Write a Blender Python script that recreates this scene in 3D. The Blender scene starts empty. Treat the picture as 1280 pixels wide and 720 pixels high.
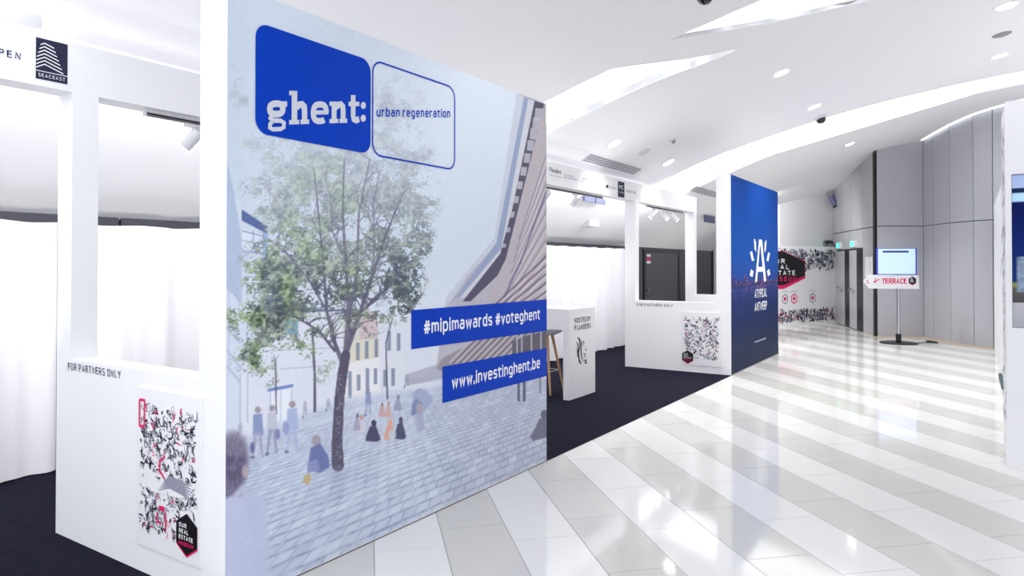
import bpy, math, random
import numpy as np

# ---------------------------------------------------------------- camera, light, exposure
SC = bpy.context.scene
COL = SC.collection
EYE = 1.65
FOC = 866.0                                   # focal length in pixels of a 1280 px wide frame
PITCH = math.radians(0.6)
cam = bpy.data.cameras.new('camera')
cam.sensor_width = 36.0
cam.lens = FOC / 1280 * 36.0
cam.shift_y = (332.0 - FOC * math.tan(PITCH) - 360.0) / 1280
cam.clip_start = 0.05
cam_ob = bpy.data.objects.new('camera', cam)
cam_ob.location = (0, 0, EYE)
cam_ob.rotation_euler = (math.pi / 2 + PITCH, 0, 0)
COL.objects.link(cam_ob)
SC.camera = cam_ob

SC.view_settings.view_transform = 'Standard'
SC.view_settings.look = 'None'
SC.view_settings.gamma = 1
SC.view_settings.use_curve_mapping = False
SC.view_settings.exposure = 0.93

wd = bpy.data.worlds.new('world'); SC.world = wd; wd.use_nodes = True
bg = wd.node_tree.nodes['Background']
bg.inputs[0].default_value = (0.90, 0.93, 1.0, 1)
bg.inputs[1].default_value = 1.1

# booth frame: u runs along the booth fronts, v across the aisle (to the left), origin at the near mural corner
AU = math.atan2(572, 866)
UX, UY = math.sin(AU), math.cos(AU)
RA = math.pi / 2 - AU
ORG = (-1.375, 3.335)
def W(u, v, z=0.0):
    return (ORG[0] + u * UX - v * UY, ORG[1] + u * UY + v * UX, z)
def zceil(v):
    return 5 - 0.00674 * max(v + 7, 0) ** 2.6

def area_lamp(name, loc, rot, sx, sy, power, color=(1, 1, 1)):
    l = bpy.data.lights.new(name, 'AREA'); l.shape = 'RECTANGLE'; l.size = sx; l.size_y = sy
    l.energy = power; l.color = color
    o = bpy.data.objects.new(name, l); o.location = loc; o.rotation_euler = rot; COL.objects.link(o)
    return o
# added upward fill: unseen area lights without fittings brighten the white vault
area_lamp('upward_fill_near', W(-3.2, -3.4, 3.05), (math.pi, 0, RA), 3.0, 3.0, 38, (0.98, 0.98, 1))
area_lamp('upward_fill_left', W(3.0, 0.95, 3.05), (math.pi, 0, RA), 9.0, 1.5, 7, (0.98, 0.98, 1))
area_lamp('upward_fill_right', W(9.5, -5.3, 3.05), (math.pi, 0, RA), 8.0, 1.0, 30, (0.97, 0.98, 1))
# unseen fill strip added behind the header beam brightens the vault over the curtains
area_lamp('header_fill', W(3.5, 1.76, 2.80), (math.radians(90), 0, RA), 15.0, 0.06, 36, (0.99, 0.99, 1))
# second added fill strip, low behind the window walls, brightens the vault foot
area_lamp('booth_fill', W(3.6, 1.80, 1.0), (math.radians(130), 0, RA), 15.0, 0.10, 24, (0.99, 0.99, 1))
# general fill added overhead behind the camera, no fitting
area_lamp('hall_fill_near', W(-3.0, -3.4, 4.45), (0, 0, RA), 3.0, 3.0, 32, (0.97, 0.98, 1))

random.seed(7)
RNG = np.random.default_rng(11)

# ---------------------------------------------------------------- materials
def lin(c):
    c = c / 255.0
    return c / 12.92 if c <= 0.04045 else ((c + 0.055) / 1.055) ** 2.4
def rgb(t):
    return (lin(t[0]), lin(t[1]), lin(t[2]), 1)
MATS = {}
def mat(name, color, rough=0.5, metal=0.0, var=0.03, scale=20.0, bump=0.0, bscale=200.0, emit=0.0, spec=0.5, coat=0.0):
    if name in MATS: return MATS[name]
    m = bpy.data.materials.new(name); m.use_nodes = True
    nt = m.node_tree; p = nt.nodes['Principled BSDF']
    c = rgb(color)
    tc = nt.nodes.new('ShaderNodeTexCoord')
    nz = nt.nodes.new('ShaderNodeTexNoise'); nz.inputs['Scale'].default_value = scale; nz.inputs['Detail'].default_value = 3
    nt.links.new(tc.outputs['Object'], nz.inputs['Vector'])
    rp = nt.nodes.new('ShaderNodeValToRGB')
    rp.color_ramp.elements[0].color = tuple(x * (1 - var) for x in c[:3]) + (1,)
    rp.color_ramp.elements[1].color = tuple(min(1, x * (1 + var)) for x in c[:3]) + (1,)
    nt.links.new(nz.outputs['Fac'], rp.inputs['Fac'])
    nt.links.new(rp.outputs['Color'], p.inputs['Base Color'])
    p.inputs['Roughness'].default_value = rough
    p.inputs['Metallic'].default_value = metal
    p.inputs['Specular IOR Level'].default_value = spec
    if coat: p.inputs['Coat Weight'].default_value = coat; p.inputs['Coat Roughness'].default_value = 0.05
    if bump:
        n2 = nt.nodes.new('ShaderNodeTexNoise'); n2.inputs['Scale'].default_value = bscale; n2.inputs['Detail'].default_value = 2
        nt.links.new(tc.outputs['Object'], n2.inputs['Vector'])
        b = nt.nodes.new('ShaderNodeBump'); b.inputs['Strength'].default_value = bump; b.inputs['Distance'].default_value = 0.01
        nt.links.new(n2.outputs['Fac'], b.inputs['Height']); nt.links.new(b.outputs['Normal'], p.inputs['Normal'])
    if emit:
        nt.links.new(rp.outputs['Color'], p.inputs['Emission Color'])
        p.inputs['Emission Strength'].default_value = emit
    MATS[name] = m
    return m
def print_mat(name, rough=0.45, emit=0.0):
    m = bpy.data.materials.new(name); m.use_nodes = True
    nt = m.node_tree; p = nt.nodes['Principled BSDF']
    a = nt.nodes.new('ShaderNodeAttribute'); a.attribute_name = 'print'
    nt.links.new(a.outputs['Color'], p.inputs['Base Color'])
    p.inputs['Roughness'].default_value = rough
    p.inputs['Specular IOR Level'].default_value = 0.06
    if emit:
        nt.links.new(a.outputs['Color'], p.inputs['Emission Color']); p.inputs['Emission Strength'].default_value = emit
    return m

M_WHITE = mat('white_paint', (246, 246, 248), 0.55, var=0.01, bump=0.03)
M_CEIL = mat('ceiling_plaster', (247, 247, 250), 0.8, var=0.008)
M_BOARD = mat('white_board', (243, 243, 246), 0.4, var=0.01)
M_TILE_W = mat('white_tile', (236, 235, 233), 0.08, var=0.012, scale=6, spec=0.36)
M_TILE_G = mat('grey_tile', (214, 213, 208), 0.07, var=0.02, scale=8, spec=0.40)
M_GROUT = mat('grout', (150, 147, 142), 0.9)
M_CARPET = mat('navy_carpet', (27, 27, 45), 0.95, var=0.45, scale=9, bump=0.6, bscale=600, spec=0.1)
M_CURT = mat('white_curtain', (236, 235, 239), 0.8, var=0.01)
M_DARKWALL = mat('dark_grey_panel', (74, 75, 86), 0.55, var=0.03)
M_DOORGREY = mat('dark_door', (78, 78, 84), 0.5, var=0.03)
M_BLACK = mat('black', (14, 14, 18), 0.4)
M_BLACKGLOSS = mat('black_gloss', (10, 11, 16), 0.08, coat=0.5)
M_PANEL = mat('grey_panel', (184, 185, 192), 0.28, var=0.015, scale=3)
M_BACKWALL = mat('pale_wall', (222, 222, 226), 0.7, var=0.01)
M_BEIGE = mat('beige_stone', (205, 186, 160), 0.25, var=0.03)
M_BLUE = mat('royal_blue_print', (0, 62, 188), 0.45, var=0.01, spec=0.12)
M_PALE = mat('pale_grey_print', (214, 218, 226), 0.5, var=0.05, scale=60, spec=0.12)
M_WPRINT = mat('white_print', (246, 248, 252), 0.5, var=0.01, spec=0.12)
M_NAVY = mat('navy_print', (38, 42, 84), 0.5, var=0.02, spec=0.12)
M_CHAR = mat('charcoal_print', (48, 50, 72), 0.5, var=0.02, spec=0.12)
M_INK = mat('black_ink', (42, 38, 62), 0.5, var=0.05, spec=0.12)
M_GREYINK = mat('grey_ink', (150, 152, 168), 0.5, var=0.05, spec=0.12)
M_PINK = mat('pink_ink', (226, 42, 104), 0.5, var=0.03, spec=0.12)
M_STEEL = mat('brushed_steel', (190, 190, 196), 0.25, 1.0)
M_WOOD = mat('beech', (206, 160, 118), 0.45, var=0.15, scale=30)
M_PLASTIC = mat('white_plastic', (232, 232, 236), 0.3)
M_VENT = mat('vent_metal', (150, 150, 158), 0.5)
M_VENTW = mat('vent_white', (215, 215, 220), 0.5)
M_BLUEGREY = mat('blue_grey_vent', (92, 97, 134), 0.5)
M_TEAL = mat('dark_teal_rubber', (22, 70, 74), 0.6)
M_LED = mat('lit_diffuser', (250, 252, 255), 0.5, var=0.0, emit=1.3)
M_LEDLOW = mat('soft_lit_diffuser', (246, 249, 252), 0.5, var=0.0, emit=0.62)
M_LAMP = mat('lit_lamp', (255, 252, 244), 0.5, var=0.0, emit=9.0)
M_GREENLIT = mat('green_lit', (70, 225, 200), 0.4, var=0.0, emit=0.8)
M_SCREEN = mat('lit_screen', (190, 214, 250), 0.2, var=0.01, emit=0.26)
M_SCREENBAR = mat('screen_dark_bar', (40, 50, 110), 0.3, emit=0.3)
M_SCREENTXT = mat('screen_pale_text', (170, 186, 220), 0.3, emit=0.6)
M_BLUEEDGE = mat('blue_screen_edge', (40, 60, 190), 0.3, emit=0.2)

# ---------------------------------------------------------------- mesh building
class MB:
    def __init__(s): s.v = []; s.f = []
    def add(s, vs, fs):
        n = len(s.v); s.v += [tuple(map(float, p)) for p in vs]; s.f += [tuple(i + n for i in f) for f in fs]
        return s
    def box(s, a, b):
        (x0, y0, z0), (x1, y1, z1) = a, b
        x0, x1 = min(x0, x1), max(x0, x1); y0, y1 = min(y0, y1), max(y0, y1); z0, z1 = min(z0, z1), max(z0, z1)
        return s.add([(x0,y0,z0),(x1,y0,z0),(x1,y1,z0),(x0,y1,z0),(x0,y0,z1),(x1,y0,z1),(x1,y1,z1),(x0,y1,z1)],
                     [(0,3,2,1),(4,5,6,7),(0,1,5,4),(1,2,6,5),(2,3,7,6),(3,0,4,7)])
    def hexa(s, bot, top):
        return s.add(list(bot) + list(top), [(0,3,2,1),(4,5,6,7),(0,1,5,4),(1,2,6,5),(2,3,7,6),(3,0,4,7)])
    def prism(s, pts, off):
        """closed polygon (3d points) pushed along the vector off"""
        n = len(pts)
        q = [(p[0]+off[0], p[1]+off[1], p[2]+off[2]) for p in pts]
        return s.add(list(pts) + q, [tuple(range(n))[::-1], tuple(range(n, 2*n))] + [(i, (i+1) % n, n+(i+1) % n, n+i) for i in range(n)])
    def tube(s, pts, r, seg=10, cap=True):
        pts = [np.array(p, float) for p in pts]
        rs = r if hasattr(r, '__len__') else [r] * len(pts)
        vs = []; fs = []
        for i, p in enumerate(pts):
            d = pts[min(i+1, len(pts)-1)] - pts[max(i-1, 0)]
            d = d / (np.linalg.norm(d) + 1e-9)
            a = np.cross(d, (0, 0, 1) if abs(d[2]) < 0.9 else (1, 0, 0)); a /= np.linalg.norm(a)
            b = np.cross(d, a)
            for k in range(seg):
                t = 2 * math.pi * k / seg
                vs.append(tuple(p + rs[i] * (math.cos(t) * a + math.sin(t) * b)))
        for i in range(len(pts) - 1):
            for k in range(seg):
                fs.append((i*seg+k, i*seg+(k+1) % seg, (i+1)*seg+(k+1) % seg, (i+1)*seg+k))
        if cap:
            fs.append(tuple(range(seg))[::-1]); fs.append(tuple(range((len(pts)-1)*seg, len(pts)*seg)))
        return s.add(vs, fs)
    def lathe(s, prof, c=(0, 0, 0), seg=24):
        vs = []; fs = []; n = len(prof)
        for k in range(seg):
            t = 2 * math.pi * k / seg
            for r, z in prof: vs.append((c[0] + r*math.cos(t), c[1] + r*math.sin(t), c[2] + z))
        for k in range(seg):
            for i in range(n - 1):
                fs.append((k*n+i, ((k+1) % seg)*n+i, ((k+1) % seg)*n+i+1, k*n+i+1))
        if prof[0][0] > 1e-6: fs.append(tuple(k*n for k in range(seg))[::-1])
        if prof[-1][0] > 1e-6: fs.append(tuple(k*n+n-1 for k in range(seg)))
        return s.add(vs, fs)

BASE = {}
def mesh_of(name, mb, m, base=(0, 0, 0), smooth=False):
    me = bpy.data.meshes.new(name)
    me.from_pydata([(p[0]-base[0], p[1]-base[1], p[2]-base[2]) for p in mb.v], [], mb.f)
    me.materials.append(m)
    if smooth:
        me.polygons.foreach_set('use_smooth', [True] * len(me.polygons))
        me.set_sharp_from_angle(angle=math.radians(40))
    me.update()
    return me
def thing(name, label, cat, base=(0, 0, 0), frame='b', group=None, rot=None):
    """an empty at the thing's base; geometry of its parts is given in the same frame ('b' booth u,v,z; 'w' world)"""
    o = bpy.data.objects.new(name, None); COL.objects.link(o)
    o.empty_display_size = 0.1
    o.location = W(*base) if frame == 'b' else base
    o.rotation_euler = rot if rot else ((0, 0, RA) if frame == 'b' else (0, 0, 0))
    o['label'] = label; o['category'] = cat
    if group: o['group'] = group
    BASE[o.name] = (0, 0, 0) if rot else base
    return o
def part(name, mb, m, parent, smooth=False, label=None, stuff=False):
    b = BASE[parent.name]
    o = bpy.data.objects.new(name, mesh_of(name, mb, m, b, smooth))
    COL.objects.link(o); o.parent = parent
    BASE[o.name] = b
    if label: o['label'] = label
    if stuff: o['kind'] = 'stuff'
    return o
def single(name, mb, m, label, cat, base=(0, 0, 0), frame='b', group=None, smooth=False):
    o = bpy.data.objects.new(name, mesh_of(name, mb, m, base, smooth)); COL.objects.link(o)
    o.location = W(*base) if frame == 'b' else base
    o.rotation_euler = (0, 0, RA) if frame == 'b' else (0, 0, 0)
    o['label'] = label; o['category'] = cat
    if group: o['group'] = group
    BASE[o.name] = base
    return o
def struct(name, mb, m, frame='b', smooth=False, label=None, cat=None):
    o = bpy.data.objects.new(name, mesh_of(name, mb, m, (0, 0, 0), smooth)); COL.objects.link(o)
    if frame == 'b': o.location = W(0, 0, 0); o.rotation_euler = (0, 0, RA)
    o['kind'] = 'structure'
    if label: o['label'] = label
    if cat: o['category'] = cat
    BASE[o.name] = (0, 0, 0)
    return o

# a plane to print on: p0 + x*right + y*up, lifted along n
class Face:
    def __init__(s, p0, r, up, n): s.p0, s.r, s.up, s.n = [np.array(q, float) for q in (p0, r, up, n)]
    def at(s, x, y, lift=0.0): return tuple(s.p0 + x * s.r + y * s.up + lift * s.n)
def mural_face(v, lift=0): return Face((0, v, 0), (1, 0, 0), (0, 0, 1), (0, -1, 0))      # seen from the aisle; x = u, y = z
def front_face(u): return Face((u, 0, 0), (0, -1, 0), (0, 0, 1), (-1, 0, 0))             # seen from the near end; x = -v, y = z

LAYER = [0]
def layer():
    LAYER[0] = (LAYER[0] + 1) % 40
    return LAYER[0] * 0.00004
def flat(mb, face, pts, lift=0.002):
    lift += layer()
    mb.add([face.at(x, y, lift) for x, y in pts], [tuple(range(len(pts)))])
    return mb
def rounded(x0, y0, x1, y1, r, n=8):
    out = []
    for cx, cy, a0 in ((x1-r, y0+r, -90), (x1-r, y1-r, 0), (x0+r, y1-r, 90), (x0+r, y0+r, 180)):
        for i in range(n + 1):
            a = math.radians(a0 + 90 * i / n); out.append((cx + r*math.cos(a), cy + r*math.sin(a)))
    return out
def stroke(mb, face, pts, w, lift=0.002, closed=False):
    """flat line of width w (one number or one per point)"""
    lift += layer()
    n = len(pts); P = [np.array(p, float) for p in pts]
    ws = w if hasattr(w, '__len__') else [w] * n
    L = []; R = []
    for i in range(n):
        if closed: a, b = P[i-1], P[(i+1) % n]
        else: a, b = P[max(i-1, 0)], P[min(i+1, n-1)]
        d = b - a; d = d / (np.linalg.norm(d) + 1e-9); q = np.array([-d[1], d[0]])
        k = 1.0
        if (closed or 0 < i < n-1):
            d1 = P[i] - P[i-1]; d1 = d1 / (np.linalg.norm(d1) + 1e-9)
            k = 1 / max(0.5, abs(np.dot(q, np.array([-d1[1], d1[0]]))))
        L.append(face.at(*(P[i] + q * ws[i] / 2 * k), lift)); R.append(face.at(*(P[i] - q * ws[i] / 2 * k), lift))
    m = n if closed else n - 1
    fs = [(n+i, n+(i+1) % n, (i+1) % n, i) for i in range(m)]
    mb.add(L + R, fs)
    return mb

def text_part(name, body, face, x0, y0, x1, y1, m, parent, bold=0.0, lift=0.003, label=None, spacing=1.0):
    """lettering stretched into the box x0..x1, y0..y1 of the face"""
    cu = bpy.data.curves.new('lettering', 'FONT'); cu.body = body; cu.size = 1.0; cu.offset = bold; cu.space_character = spacing
    cu.resolution_u = 6
    tmp = bpy.data.objects.new('lettering_tmp', cu); COL.objects.link(tmp)
    dg = bpy.context.evaluated_depsgraph_get(); dg.update()
    me = bpy.data.meshes.new_from_object(tmp.evaluated_get(dg))
    bpy.data.objects.remove(tmp); bpy.data.curves.remove(cu)
    co = np.array([v.co for v in me.vertices]); fs = [tuple(p.vertices) for p in me.polygons]
    bpy.data.meshes.remove(me)
    mn, mx = co.min(0), co.max(0)
    mb = MB()
    mb.add([face.at(x0 + (c[0]-mn[0]) / (mx[0]-mn[0]) * (x1-x0), y0 + (c[1]-mn[1]) / (mx[1]-mn[1]) * (y1-y0), lift) for c in co], fs)
    return part(name, mb, m, parent, label=label)


# narrow engineering-style lettering drawn with a round-cornered pen: glyph = (width, [(kind, points)]), kind s smooth, l straight, c closed smooth
BOWL = [(.11, .72), (.36, .72), (.47, .61), (.47, .11), (.36, 0), (.11, 0), (0, .11), (0, .61)]
GLYPHS = {
 'a': (.46, [('s', [(.05, .62), (.12, .72), (.37, .72), (.46, .62), (.46, .3), (.46, 0)]), ('s', [(.46, .42), (.10, .42), (0, .33), (0, .09), (.10, 0), (.34, 0), (.46, .10)])]),
 'b': (.47, [('l', [(0, 1), (0, 0)]), ('s', [(0, .58), (.12, .72), (.36, .72), (.47, .6), (.47, .12), (.36, 0), (.12, 0), (0, .14)])]),
 'd': (.47, [('l', [(.47, 1), (.47, 0)]), ('s', [(.47, .58), (.35, .72), (.11, .72), (0, .6), (0, .12), (.11, 0), (.35, 0), (.47, .14)])]),
 'e': (.47, [('l', [(0, .37), (.47, .37)]), ('s', [(.47, .37), (.47, .62), (.36, .72), (.11, .72), (0, .62), (0, .1), (.11, 0), (.34, 0), (.45, .09)])]),
 'g': (.47, [('s', [(.47, .58), (.35, .72), (.11, .72), (0, .6), (0, .14), (.11, .02), (.35, .02), (.47, .16)]), ('s', [(.47, .72), (.47, .3), (.47, -.18), (.36, -.28), (.10, -.28), (.03, -.22)])]),
 'h': (.44, [('l', [(0, 1), (0, 0)]), ('s', [(0, .56), (.12, .72), (.34, .72), (.44, .61), (.44, .3), (.44, 0)])]),
 'i': (.0, [('l', [(0, .72), (0, 0)]), ('l', [(0, .98), (0, 1.02)])]),
 'm': (.72, [('l', [(0, .72), (0, 0)]), ('s', [(0, .58), (.1, .72), (.27, .72), (.36, .61), (.36, .3), (.36, 0)]), ('s', [(.36, .58), (.46, .72), (.63, .72), (.72, .61), (.72, .3), (.72, 0)])]),
 'n': (.44, [('l', [(0, .72), (0, 0)]), ('s', [(0, .56), (.12, .72), (.34, .72), (.44, .61), (.44, .3), (.44, 0)])]),
 'o': (.47, [('c', BOWL)]),
 'p': (.47, [('l', [(0, .72), (0, -.28)]), ('s', [(0, .58), (.12, .72), (.36, .72), (.47, .6), (.47, .12), (.36, 0), (.12, 0), (0, .14)])]),
 'r': (.28, [('l', [(0, .72), (0, 0)]), ('s', [(0, .52), (.1, .70), (.30, .72)])]),
 's': (.43, [('s', [(.42, .62), (.33, .72), (.10, .72), (0, .64), (0, .46), (.1, .38), (.33, .34), (.43, .26), (.43, .09), (.33, 0), (.09, 0), (0, .10)])]),
 't': (.30, [('s', [(.08, .94), (.08, .5), (.08, .1), (.17, 0), (.31, 0)]), ('l', [(-.06, .72), (.30, .72)])]),
 'u': (.44, [('s', [(0, .72), (0, .4), (0, .11), (.1, 0), (.32, 0), (.44, .16)]), ('l', [(.44, .72), (.44, 0)])]),
 'v': (.44, [('l', [(0, .72), (.22, 0), (.44, .72)])]),
 'w': (.66, [('l', [(0, .72), (.17, 0), (.33, .66), (.49, 0), (.66, .72)])]),
 '.': (.0, [('l', [(0, -.06), (0, .10)])]),
 '#': (.52, [('l', [(.08, 0), (.18, .92)]), ('l', [(.32, 0), (.42, .92)]), ('l', [(0, .62), (.52, .62)]), ('l', [(-.02, .28), (.50, .28)])]),
 'A': (.52, [('l', [(0, 0), (.26, 1), (.52, 0)]), ('l', [(.07, .28), (.45, .28)])]),
 'B': (.47, [('l', [(0, 0), (0, 1)]), ('s', [(0, 1), (.34, 1), (.44, .9), (.44, .62), (.34, .53), (0, .53)]), ('s', [(0, .53), (.36, .53), (.47, .43), (.47, .1), (.36, 0), (0, 0)])]),
 'C': (.47, [('s', [(.46, .80), (.46, .9), (.36, 1), (.11, 1), (0, .88), (0, .12), (.11, 0), (.36, 0), (.46, .1), (.46, .2)])]),
 'D': (.48, [('l', [(0, 0), (0, 1)]), ('s', [(0, 1), (.32, 1), (.48, .86), (.48, .14), (.32, 0), (0, 0)])]),
 'E': (.40, [('l', [(.40, 1), (0, 1), (0, 0), (.40, 0)]), ('l', [(0, .52), (.36, .52)])]),
 'F': (.40, [('l', [(.40, 1), (0, 1), (0, 0)]), ('l', [(0, .50), (.36, .50)])]),
 'H': (.48, [('l', [(0, 1), (0, 0)]), ('l', [(.48, 1), (.48, 0)]), ('l', [(0, .52), (.48, .52)])]),
 'I': (.0, [('l', [(0, 1), (0, 0)])]),
 'L': (.38, [('l', [(0, 1), (0, 0), (.38, 0)])]),
 'M': (.60, [('l', [(0, 0), (0, 1), (.3, .36), (.6, 1), (.6, 0)])]),
 'N': (.48, [('l', [(0, 0), (0, 1), (.48, 0), (.48, 1)])]),
 'O': (.48, [('c', [(.12, 1), (.36, 1), (.48, .88), (.48, .12), (.36, 0), (.12, 0), (0, .12), (0, .88)])]),
 'P': (.46, [('l', [(0, 0), (0, 1)]), ('s', [(0, 1), (.35, 1), (.46, .9), (.46, .56), (.35, .46), (0, .46)])]),
 'R': (.47, [('l', [(0, 0), (0, 1)]), ('s', [(0, 1), (.35, 1), (.46, .9), (.46, .58), (.35, .48), (0, .48)]), ('l', [(.25, .48), (.48, 0)])]),
 'S': (.46, [('s', [(.45, .86), (.35, 1), (.10, 1), (0, .89), (0, .66), (.1, .55), (.35, .47), (.46, .36), (.46, .12), (.35, 0), (.09, 0), (0, .14)])]),
 'T': (.46, [('l', [(0, 1), (.46, 1)]), ('l', [(.23, 1), (.23, 0)])]),
 'U': (.48, [('s', [(0, 1), (0, .5), (0, .13), (.12, 0), (.36, 0), (.48, .13), (.48, .5), (.48, 1)])]),
 'V': (.50, [('l', [(0, 1), (.25, 0), (.5, 1)])]),
 'W': (.76, [('l', [(0, 1), (.19, 0), (.38, .92), (.57, 0), (.76, 1)])]),
 'Y': (.50, [('l', [(0, 1), (.25, .45), (.5, 1)]), ('l', [(.25, .45), (.25, 0)])]),
}
def chaikin(p, closed, it=2):
    for _ in range(it):
        q = []; n = len(p)
        for i in range(n if closed else n-1):
            a, b = p[i], p[(i+1) % n]
            q += [(a[0]*.75+b[0]*.25, a[1]*.75+b[1]*.25), (a[0]*.25+b[0]*.75, a[1]*.25+b[1]*.75)]
        p = q if closed else [p[0]] + q[1:-1] + [p[-1]]
    return p
def pen_text(name, body, face, x0, x1, y0, cap, pen, m, parent, lift=0.003, gap=0.22, shear=0.0):
    """body written from x0 to x1 on the baseline y0 (cap = letter height, pen = stroke width, shear = rise of the baseline)"""
    adv = []; x = 0
    for ch in body:
        if ch == ' ': x += 0.34; adv.append(None); continue
        adv.append(x); x += GLYPHS[ch][0] + gap + pen/cap*1.05
    tot = x - gap - pen/cap*1.05
    k = (x1 - x0 - pen)/tot; H = cap - pen
    mb = MB()
    for ch, a in zip(body, adv):
        if a is None: continue
        for kind, pts in GLYPHS[ch][1]:
            q = [(x0 + pen/2 + (a+px)*k, y0 + pen/2 + py*H) for px, py in pts]
            if kind != 'l': q = chaikin(q, kind == 'c')
            q = [(qx, qy + shear*(qx-x0)) for qx, qy in q]
            if kind == 'l' and len(q) >= 2:          # square pen ends
                def ext(a_, b_):
                    d = math.hypot(a_[0]-b_[0], a_[1]-b_[1]) + 1e-9; return (a_[0] + (a_[0]-b_[0])/d*pen*.5, a_[1] + (a_[1]-b_[1])/d*pen*.5)
                if ch not in 'vwVWAMN': q = [ext(q[0], q[1])] + q[1:-1] + [ext(q[-1], q[-2])]
            stroke(mb, face, q, pen*(1.2 if ch in 'vw' else 1), lift, closed=(kind == 'c'))
    return part(name, mb, m, parent, stuff=True)

# ---------------------------------------------------------------- painting of flat prints (colour per vertex of a fine grid)
def s2l(a):
    a = np.clip(a / 255.0, 0, 1)
    return np.where(a <= 0.04045, a / 12.92, ((a + 0.055) / 1.055) ** 2.4)
def vnoise(x, y, seed=0):
    r = np.random.default_rng(seed); G = r.random((256, 256))
    xi = np.floor(x).astype(int); yi = np.floor(y).astype(int); fx = x - xi; fy = y - yi
    fx = fx*fx*(3-2*fx); fy = fy*fy*(3-2*fy)
    a = G[yi & 255, xi & 255]; b = G[yi & 255, (xi+1) & 255]; c = G[(yi+1) & 255, xi & 255]; d = G[(yi+1) & 255, (xi+1) & 255]
    return (a*(1-fx)+b*fx)*(1-fy) + (c*(1-fx)+d*fx)*fy
def sstep(a, b, x):
    t = np.clip((x-a)/(b-a), 0, 1); return t*t*(3-2*t)
class Canvas:
    """X, Y are draft coordinates of every grid vertex of the print (Y grows downwards)"""
    def __init__(s, X, Y, base): s.X, s.Y = X, Y; s.c = np.zeros(X.shape + (3,)); s.c[:] = base
    def mix(s, idx, a, col):
        a = np.asarray(a)[:, None]; s.c[idx] = s.c[idx]*(1-a) + np.array(col, float)*a
    def box(s, x0, y0, x1, y1): return np.nonzero((s.X >= x0) & (s.X <= x1) & (s.Y >= y0) & (s.Y <= y1))[0]
    def poly(s, pts, col, a=1.0, soft=0.8):
        p = np.array(pts, float)
        i = s.box(p[:,0].min()-2, p[:,1].min()-2, p[:,0].max()+2, p[:,1].max()+2)
        if not len(i): return
        x, y = s.X[i], s.Y[i]; ins = np.zeros(len(i), bool); dist = np.full(len(i), 1e9)
        for k in range(len(p)):
            (x1, y1), (x2, y2) = p[k], p[(k+1) % len(p)]
            if y1 != y2:
                c = ((y1 > y) != (y2 > y)) & (x < (x2-x1)*(y-y1)/(y2-y1) + x1); ins ^= c
            dx, dy = x2-x1, y2-y1; L = dx*dx+dy*dy+1e-9
            t = np.clip(((x-x1)*dx+(y-y1)*dy)/L, 0, 1); dist = np.minimum(dist, np.hypot(x-x1-t*dx, y-y1-t*dy))
        sd = np.where(ins, dist, -dist)
        s.mix(i, np.clip(sd/soft+0.5, 0, 1)*a, col)
    def line(s, pts, w, col, a=1.0):
        n = len(pts); ws = w if hasattr(w, '__len__') else [w]*n
        for k in range(n-1):
            (x1, y1), (x2, y2) = pts[k], pts[k+1]; m = max(ws[k], ws[k+1]) + 1
            i = s.box(min(x1,x2)-m, min(y1,y2)-m, max(x1,x2)+m, max(y1,y2)+m)
            if not len(i): continue
            x, y = s.X[i], s.Y[i]; dx, dy = x2-x1, y2-y1
            t = np.clip(((x-x1)*dx+(y-y1)*dy)/(dx*dx+dy*dy+1e-9), 0, 1)
            r = (ws[k]*(1-t)+ws[k+1]*t)/2
            s.mix(i, np.clip(r - np.hypot(x-x1-t*dx, y-y1-t*dy) + 0.5, 0, 1)*a*np.minimum(1, 2*r), col)
    def blob(s, cx, cy, rx, ry, col, a=1.0, soft=0.25):
        i = s.box(cx-rx*1.3, cy-ry*1.3, cx+rx*1.3, cy+ry*1.3)
        if len(i): s.mix(i, (1-sstep(1-soft, 1+soft, np.hypot((s.X[i]-cx)/rx, (s.Y[i]-cy)/ry)))*a, col)
def print_part(name, face, x0, y0, x1, y1, nu, nv, paint, parent, gain=1.0, lift=0.002, emit=0.0, rough=0.45):
    """paint(S, T) -> Nx3 sRGB for the unit coordinates of each vertex"""
    S, T = np.meshgrid(np.linspace(0, 1, nu), np.linspace(0, 1, nv)); S = S.ravel(); T = T.ravel()
    col = s2l(paint(S, T)) * gain
    b = np.array(BASE[parent.name])
    P = (face.p0 - b + lift*face.n)[None] + (x0 + S*(x1-x0))[:, None]*face.r[None] + (y0 + T*(y1-y0))[:, None]*face.up[None]
    me = bpy.data.meshes.new(name)
    k = np.arange((nu-1)*(nv-1)); i = (k // (nu-1))*nu + k % (nu-1)
    q = np.stack([i, i+1, i+1+nu, i+nu], 1).astype(np.int32)
    me.vertices.add(len(P)); me.vertices.foreach_set('co', P.astype(np.float32).ravel())
    me.loops.add(q.size); me.loops.foreach_set('vertex_index', q.ravel())
    me.polygons.add(len(q)); me.polygons.foreach_set('loop_start', np.arange(0, q.size, 4, dtype=np.int32))
    me.update(calc_edges=True)
    at = me.color_attributes.new('print', 'FLOAT_COLOR', 'POINT')
    at.data.foreach_set('color', np.concatenate([np.clip(col, 0, 1), np.ones((len(col), 1))], 1).astype(np.float32).ravel())
    me.materials.append(print_mat(name + '_ink', rough, emit))
    o = bpy.data.objects.new(name, me); COL.objects.link(o); o.parent = parent; BASE[o.name] = BASE[parent.name]
    return o

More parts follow.
